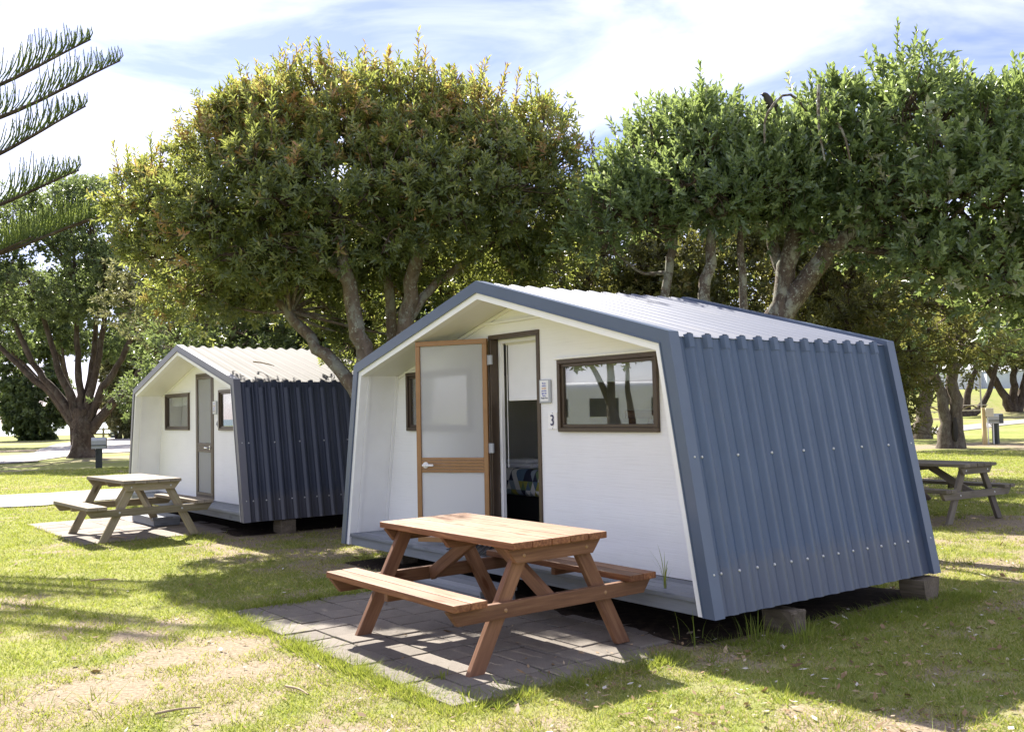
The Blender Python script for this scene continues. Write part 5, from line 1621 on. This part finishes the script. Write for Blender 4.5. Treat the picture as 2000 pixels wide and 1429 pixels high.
# --- Norfolk pine, trunk outside the picture on the left
def norfolk():
    base = (-9.6, 13.4, 0.0)
    A = np.array
    e = tree_obj('norfolk_pine', base, 'tall pine with comb like upswept branches high above the weathered picnic table', 'tree')
    P0 = A(base)
    r_ = np.random.default_rng(505)
    tr = [limb([P0, P0 + A([0.05, 0, 3]), P0 + A([0, 0, 6]), P0 + A([0, 0, 9.5])], 0.30, 0.10, 16, 12, 1, 0.03, 0.3)]
    spec = [  # height at trunk, tip (x,y,z) world, dense
        (5.75, (-5.62, 13.0, 6.68), 0), (5.30, (-5.22, 13.0, 6.38), 0), (4.65, (-5.60, 12.8, 5.70), 0), (4.25, (-5.82, 13.1, 4.92), 0),
        (3.85, (-5.40, 13.2, 4.35), 1), (3.68, (-5.45, 12.6, 4.15), 1), (3.55, (-6.0, 12.2, 3.85), 1)]
    extra = []
    for k in range(8):
        az = r_.uniform(0, 2 * np.pi)
        if math.cos(az) > 0.35: az += math.pi
        hz = 6.2 + 0.40 * k
        ln = 3.0 * (1 - 0.09 * k) * r_.uniform(0.8, 1.05)
        extra.append((hz, tuple(P0 + A([math.cos(az) * ln, math.sin(az) * ln, hz + 0.7])), 0))
    leaves, tubes = [], []
    for q, (h, tip, dense) in enumerate(spec + extra):
        tip = A(tip)
        s = P0 + A([0, 0, h])
        mid = s * 0.45 + tip * 0.55 + A([0, 0, -0.28])
        pl = spline([s, mid, tip], 40)
        tr.append(tube_arrays(pl, np.linspace(0.055, 0.010, 40), 6, q, 0.03))
        tg = np.gradient(pl, axis=0); tg /= np.linalg.norm(tg, axis=1)[:, None]
        side = np.cross(tg, A([0, 0, 1.0])); side /= np.linalg.norm(side, axis=1)[:, None]
        nb = 64 if q < len(spec) else 26
        for rw in (-1, 1):
            for k in range(nb):
                t = 0.12 + 0.88 * (k + r_.uniform(0, 0.6)) / nb
                if 0.62 < t < 0.68 and not dense and rw == 1: continue
                i = min(int(t * 39), 38)
                f = t * 39 - i
                p = pl[i] * (1 - f) + pl[i + 1] * f
                ln = (0.12 + 0.40 * min(1, (1.02 - t) * 4.0)) * r_.uniform(0.75, 1.05) * (0.85 if t < 0.6 else 1.0)
                up = A([0, 0, 1.0]) * 0.95 + side[i] * rw * (0.45 if dense else 0.30) + tg[i] * 0.45
                up /= np.linalg.norm(up)
                pm = p + up * ln * 0.5 + tg[i] * 0.03 + r_.normal(0, 0.012, 3)
                pe = p + up * ln + A([0, 0, 0.05]) - tg[i] * 0.02 + r_.normal(0, 0.02, 3)
                tubes.append(tube_arrays([p, pm, pe], [0.008, 0.008, 0.004], 4))
                if q < len(spec):
                    kk = 10
                    d = pe - p
                    leaves.append((p, d / np.linalg.norm(d), np.linalg.norm(d), 0.35 + 0.35 * dense + r_.normal(0, 0.12)))  # dense lower branches tinted lighter, sunlight put into their colour
    v, f = merge(tubes)
    nv = len(v)
    link('foliage', np_mesh('foliage', v - P0, f, {'tint': np.clip(r_.normal(0.45, 0.15, nv), 0, 1)}, smooth=True), M['needle'], e)
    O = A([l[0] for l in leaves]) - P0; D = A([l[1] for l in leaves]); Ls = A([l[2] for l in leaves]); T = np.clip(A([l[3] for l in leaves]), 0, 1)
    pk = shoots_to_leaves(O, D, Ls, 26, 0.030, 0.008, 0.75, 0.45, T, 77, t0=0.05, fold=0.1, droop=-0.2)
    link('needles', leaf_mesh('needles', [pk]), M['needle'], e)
    finish(e, base, tr, [], M['bark_dark'])
norfolk()

# ------------------------------------------------------------------ small things
# bird on the crown
def bird():
    e = empty('bird', (2.905, 10.62, 4.80), R(200))
    tag(e, 'small dark bird perched on top of the tree behind the blue cabin', 'bird')
    P = spline([(-0.10, 0, -0.05), (-0.05, 0, 0.0), (0.0, 0, 0.06), (0.03, 0, 0.115), (0.055, 0, 0.145), (0.085, 0, 0.150), (0.10, 0, 0.148)], 18)
    t = np.linspace(0, 1, 18)
    rad = np.interp(t, [0, 0.18, 0.38, 0.58, 0.72, 0.85, 1], [0.012, 0.034, 0.048, 0.036, 0.028, 0.022, 0.004])
    v, f = tube_arrays(P, rad, 12, 1)
    link('body', np_mesh('body', v, f, smooth=True), M['bird'], e)
    bm = bmesh.new(); add_cyl(bm, (0.095, 0, 0.148), (0.128, 0, 0.142), 0.007, 0.001, 8)
    link('beak', bm_mesh(bm, 'beak'), M['black'], e)
    bm = bmesh.new(); add_box(bm, (-0.13, 0, -0.085), (0.10, 0.032, 0.008), Matrix.Rotation(R(-38), 3, 'Y'))
    link('tail', bm_mesh(bm, 'tail'), M['bird'], e)
    for s in (-1, 1):
        bm = bmesh.new(); add_ball(bm, (-0.03, s * 0.034, 0.03), 0.05, (1.2, 0.28, 0.62), 10)
        w = link('wing', bm_mesh(bm, 'wing', True), M['bird'], e)
        bm = bmesh.new(); add_cyl(bm, (0.0, s * 0.015, 0.02), (0.0, s * 0.015, -0.05), 0.004, seg=6)
        link('leg', bm_mesh(bm, 'leg'), M['black'], e)
M['bird'] = plain('dark_feathers', (0.035, 0.028, 0.026), 0.6, 0, 0.3, 30)
bird()

# power pedestals
def pedestal(loc, rz, label, post_m, box_m, h=0.95, conduit=False):
    z = float(gz(loc[0], loc[1]))
    e = empty('power_pedestal', (loc[0], loc[1], z), rz)
    tag(e, label, 'power pedestal', 'power pedestals on the lawn')
    bm = bmesh.new(); add_box(bm, (0, 0, (h - 0.35) / 2 - 0.02), (0.20, 0.16, h - 0.30), bev=0.01)
    link('post', bm_mesh(bm, 'post'), post_m, e)
    bm = bmesh.new()
    pts = [(-0.22, -0.15, h - 0.36), (-0.22, 0.17, h - 0.36), (-0.22, 0.17, h - 0.02), (-0.22, 0.06, h), (-0.22, -0.09, h), (-0.22, -0.17, h - 0.10)]
    add_prism(bm, pts, (0.44, 0, 0))
    link('cabinet', bm_mesh(bm, 'cabinet'), box_m, e)
    bm = bmesh.new(); add_box(bm, (0, -0.01, h - 0.25), (0.452, 0.345, 0.022))
    link('seam_band', bm_mesh(bm, 'seam_band'), M['charcoal'], e)
    bm = bmesh.new(); add_box(bm, (0.228, 0.0, h - 0.19), (0.014, 0.30, 0.32), bev=0.004)
    link('end_cap', bm_mesh(bm, 'end_cap'), M['charcoal'], e)
    v, f = tube_arrays(spline([(-0.14, -0.06, h - 0.34), (-0.13, -0.06, h - 0.41), (-0.05, -0.09, h - 0.46), (-0.08, -0.09, h - 0.56)], 10), [0.012] * 10, 6)
    link('cable', np_mesh('cable', v, f, smooth=True), M['black'], e)
    if conduit:
        bm = bmesh.new(); add_cyl(bm, (-0.02, -0.11, 0), (-0.02, -0.11, h - 0.36), 0.022, seg=8)
        link('conduit', bm_mesh(bm, 'conduit'), M['white'], e)
    return e
pedestal((-13.40, 31.6), R(20), 'grey power pedestal on a dark post beside the old tree', M['charcoal'], M['greybox'], 0.98)
p2 = pedestal((17.55, 35.6), R(-52), 'black and grey power pedestal beside the timber meter post', M['charcoal'], M['greybox'], 1.10, True)
e = empty('meter_post', (16.85, 35.0, 0), R(-10))
tag(e, 'timber post carrying a beige meter box and a tall thin pole', 'post')
board('post', (0, 0, -0.05), (0, 0, 1.32), 0.15, 0.13, M['post'], e, side=(0, 1, 0), bev=0.01)
box('meter_box', (0.16, -0.10, 1.16), (0.26, 0.16, 0.30), M['beigebox'], e, 0.01)
bm = bmesh.new(); add_cyl(bm, (-0.03, 0.09, 0.9), (-0.10, 0.09, 4.6), 0.030, 0.026, 10)
link('pole', bm_mesh(bm, 'pole', True), M['greybox'], e)
bm = bmesh.new(); add_cyl(bm, (0.11, -0.07, 0.0), (0.11, -0.07, 1.02), 0.022, seg=8)
link('conduit', bm_mesh(bm, 'conduit', True), M['white'], e)

# far picnic tables
zt = lambda x, y: float(gz(x, y))
M['woodpale'] = wood('pale_timber', (0.40, 0.35, 0.26), (0.52, 0.46, 0.36), (0.62, 0.56, 0.46), 0.85)  # pale timber tone for the far table boards
picnic_table((30.3, 64.6, zt(30.3, 64.6)), R(-12), (M['woodpale'], M['woodgrey']), 'pale picnic table far off on the sunlit lawn behind the meter post', detail=False, scale=1.15)
picnic_table((27.2, 63.6, zt(27.2, 63.6)), R(-40), (M['woodpale'], M['woodgrey']), 'pale picnic table far off, half hidden by the hollow trunk', detail=False, scale=1.1)
picnic_table((32.4, 80.0, zt(32.4, 80.0) - 0.02), R(12), (M['woodred'], M['woodred']), 'tiny brown picnic table on the bank top near the blue cabin corner', detail=False, scale=1.1)

# tents, caravan, shed and screen fence on the bank
M['canvas'] = plain('white_canvas', (0.80, 0.81, 0.83), 0.7, 0, 0.04, 2)
M['canvas_blue'] = plain('grey_blue_canvas', (0.55, 0.60, 0.68), 0.7, 0, 0.05, 2)
M['teal'] = plain('teal_screen', (0.10, 0.36, 0.30), 0.7, 0, 0.1, 2)
def tent(x, y, rz, w, d, hw, hr, m, label):
    e = empty('tent', (x, y, zt(x, y) - 0.05), rz)
    tag(e, label, 'tent', 'tents on the bank')
    bm = bmesh.new()
    add_box(bm, (0, 0, hw / 2), (w, d, hw))
    link('wall', bm_mesh(bm, 'wall'), m, e)
    bm = bmesh.new()
    pts = [(-w / 2 - 0.15, -d / 2 - 0.15, hw + 0.004), (w / 2 + 0.15, -d / 2 - 0.15, hw + 0.004), (w * 0.12, 0, hr), (-w * 0.12, 0, hr)]
    a = [bm.verts.new(p) for p in ((-w / 2 - .15, -d / 2 - .15, hw + .004), (w / 2 + .15, -d / 2 - .15, hw + .004), (w / 2 + .15, d / 2 + .15, hw + .004), (-w / 2 - .15, d / 2 + .15, hw + .004))]
    r = [bm.verts.new((-w * 0.2, 0, hr)), bm.verts.new((w * 0.2, 0, hr))]
    bm.faces.new(a[::-1]); bm.faces.new((a[0], a[1], r[1], r[0])); bm.faces.new((a[2], a[3], r[0], r[1])); bm.faces.new((a[1], a[2], r[1])); bm.faces.new((a[3], a[0], r[0]))
    link('canopy', bm_mesh(bm, 'canopy'), M['canvas'], e)
    bm = bmesh.new(); add_box(bm, (0, -d / 2 - 0.012, hw * 0.42), (w * 0.35, 0.02, hw * 0.8))
    link('flap', bm_mesh(bm, 'flap'), m, e)
tent(34.5, 90, R(5), 6, 4, 2.0, 3.0, M['canvas'], 'white marquee tent on the bank near the blue cabin corner')
tent(40.5, 92, R(-5), 6, 4, 2.0, 3.1, M['canvas'], 'white marquee tent on the bank between the splayed stems')
tent(46.0, 90, R(-8), 5.5, 4, 1.7, 2.9, M['canvas_blue'], 'grey blue tent on the bank beside the white shed')
e = empty('shed', (50.2, 88.0, zt(50.2, 88) - 0.05), R(-28))
tag(e, 'white panelled shed with a roller door on the bank', 'shed')
box('wall', (0, 0, 1.25), (5.5, 3.0, 2.5), M['canvas'], e)
box('roof', (0, 0, 2.56), (5.8, 3.3, 0.10), M['greybox'], e)
for k in range(6): box('panel_joint', (-2.6 + k * 1.04, -1.512, 1.25), (0.06, 0.02, 2.48), M['greybox'], e)
box('roller_door', (0.0, -1.525, 0.95), (1.8, 0.03, 1.9), M['greybox'], e)
e = empty('screen_fence', (36.5, 87.0, zt(36.5, 87) - 0.05), 0)
tag(e, 'low teal screen fence along the bank top', 'fence')
for k in range(3):
    box('panel', (-5 + k * 2.0, 0, 0.35), (1.94, 0.04, 0.6), M['teal'], e)
    box('post', (-6 + k * 2.0, 0, 0.55), (0.055, 0.08, 0.8), M['woodgrey'], e)

# surfboard shaped signs near the sea
def surf_sign(x, y, label):
    e = empty('surfboard_sign', (x, y, zt(x, y)), R(8))
    tag(e, label, 'sign', 'surfboard signs near the sea')
    prof = [(0.0, 0.20), (0.5, 0.27), (1.0, 0.28), (1.5, 0.22), (1.85, 0.11), (2.0, 0.01)]
    bands = [(0, 0.18, M['navy_band']), (0.18, 0.32, M['cream']), (0.32, 0.46, M['navy_band']), (0.46, 0.60, M['cream']), (0.60, 0.74, M['navy_band']), (0.74, 0.86, M['cream']), (0.86, 2.0, M['teal_board'])]
    wd = lambda z: float(np.interp(z, [p[0] for p in prof], [p[1] for p in prof]))
    for a, b, m in bands:
        bm = bmesh.new()
        zs = np.linspace(a, b, 7 if b - a > 0.5 else 2)
        pts = [(-wd(z), -0.03, 0.0 + z) for z in zs] + [(wd(z) * 0.75, -0.03, z) for z in zs[::-1]]
        add_prism(bm, pts, (0, 0.06, 0))
        link('painted_band', bm_mesh(bm, 'painted_band'), m, e)
    box('post', (0.30, 0.10, 0.95), (0.10, 0.10, 1.95), M['charcoal'], e)
M['navy_band'] = plain('navy_band', (0.03, 0.06, 0.11), 0.5, 0, 0.1)
M['teal_board'] = plain('teal_board', (0.10, 0.30, 0.32), 0.5, 0, 0.1)
surf_sign(-35.4, 86.5, 'striped teal surfboard sign nearest the rail fence by the road end')
surf_sign(-34.95 + 2.0 - 0.35, 86.5, 'striped teal surfboard sign nearest the pale olive evergreen column')
e = empty('rail_fence', (-37.0, 87.5, 0), 0)
tag(e, 'low grey rail fence beside the surfboard signs', 'fence')
for k in range(3): box('post', (-1.6 + 1.9 * k, 0, 0.45), (0.14, 0.14, 0.9), M['woodgrey'], e)
for k in range(2): box('rail', (0.3, -0.09, 0.35 + 0.4 * k), (4.2, 0.04, 0.12), M['woodgrey'], e)

# weeds
def tuft(loc, n, h, label, seed, spread=0.04, bendy=0.5):
    r_ = np.random.default_rng(seed)
    V, F, T, o = [], [], [], 0
    for k in range(n):
        a = r_.uniform(0, 6.28); hh = h * r_.uniform(0.45, 1.0)
        b = np.array([math.cos(a), math.sin(a)])
        p0 = np.array([*(b * r_.uniform(0, spread)), 0.0])
        bend = bendy * r_.uniform(0.1, 1.0) * hh
        ts = np.linspace(0, 1, 6)
        pts = np.stack([p0[0] + b[0] * bend * ts ** 2, p0[1] + b[1] * bend * ts ** 2, hh * (ts - 0.35 * (bend / hh) * ts ** 3)], 1)
        sd = np.array([-b[1], b[0], 0]) * 0.0032
        w = (1 - ts ** 2)[:, None] + 0.08
        vv = np.concatenate([pts - sd * w, pts + sd * w]); V.append(vv)
        i = np.arange(5)
        F.append(np.stack([i, i + 1, i + 7, i + 6], 1) + o); o += 12
        T += [r_.uniform(0.2, 0.6)] * 12
    ob = link('grass_tuft', np_mesh('grass_tuft', np.concatenate(V), np.concatenate(F), {'tint': np.array(T)}), M['grass'])
    ob.location = loc
    tag(ob, label, 'grass tuft', 'grass tufts around the blue cabin')
tuft(L3(2.00, 0.12, Z3 + 0.115), 9, 0.36, 'thin grass tuft sprouting from the grey deck boards', 1, 0.015, 0.7)
tuft(L3(2.52, 0.42, 0), 40, 0.24, 'long grass tuft between the deck corner and the squared timber block', 2, 0.16)
tuft(L3(2.75, 0.62, 0), 34, 0.20, 'long grass tuft before the squared timber block', 3, 0.14)
tuft(L3(2.30, 0.08, 0), 10, 0.28, 'wispy grass under the near corner of the grey deck', 4, 0.14, 0.9)
tuft(L3(2.32, -1.72, 0.0), 40, 0.08, 'short grass tuft at the near corner of the pavers', 5, 0.10, 0.9)
tuft(L3(1.92, -1.62, 0.014), 22, 0.055, 'small grass tuft growing between two pavers', 6, 0.06, 0.9)

# sticks
def stick(p0, p1, r, label):
    P = spline([p0, ((p0[0] + p1[0]) / 2 + 0.01, (p0[1] + p1[1]) / 2 + 0.006, (p0[2] + p1[2]) / 2 + 0.006), p1], 8)
    v, f = tube_arrays(P, np.linspace(r, r * 0.5, 8), 6, 3, 0.08)
    tag(link('stick', np_mesh('stick', v, f, smooth=True), M['twig_pale']), label, 'stick', 'sticks lying about')
M['twig_pale'] = bark('pale_twig', (0.26, 0.19, 0.12), (0.48, 0.38, 0.27))
stick((-1.30, 5.52, 0.02), (-1.14, 5.36, 0.016), 0.009, 'pale stick on the sandy grass beside the grey pavers')
stick((-1.86, 5.06, 0.02), (-1.66, 5.16, 0.02), 0.008, 'thin stick lying on the bare sand patch')
stick((-3.98, 9.2, 0.03), (-3.75, 9.25, 0.03), 0.010, 'dark stick on the grass before the weathered picnic table')
stick(L4(1.25, -1.35, 0.03), L4(1.55, -1.15, 0.03), 0.012, 'broken twig lying on the pavers under the weathered picnic table')
stick(L4(1.55, 0.55, Z4 + 2.10), L4(1.85, 0.72, Z4 + 2.03), 0.012, 'curved dead twig lying on the pale roof of cabin number 4')

# things across the lawn that the cabin windows mirror
shrub((-8.4, 8.9, 0), [(-8.2, 9.6, 3.4, 1.3, 1.3, 0.9), (-9.0, 9.4, 3.6, 1.2, 1.2, 0.9)], M['leaf_dark'], 'leaning tree mirrored in the cabin window', 91, 46, 22, (0.15, 0.06), 3, 'tree', None, M['bark_dark'], 'pohutukawa_tree', stem_r=0.13)
e = empty('caravan', (-19.5, 11.4, 0), R(78))
tag(e, 'white caravan mirrored in the cabin window', 'caravan')
bm = bmesh.new(); add_box(bm, (0, 0, 1.35), (4.6, 2.1, 1.9), bev=0.25, seg=4)
link('body', bm_mesh(bm, 'body', True), M['canvas'], e)
for x in (-1.5, 0.2, 1.6): box('window', (x, -1.06, 1.6), (0.8, 0.02, 0.5), M['black'], e)
box('stripe', (0, -1.062, 1.05), (4.1, 0.012, 0.12), M['canvas_blue'], e)
for s_ in (-1, 1):
    bm = bmesh.new(); add_cyl(bm, (0, s_ * 0.8, 0.33), (0, s_ * 1.0, 0.33), 0.33, seg=20)
    link('wheel', bm_mesh(bm, 'wheel'), M['black'], e)
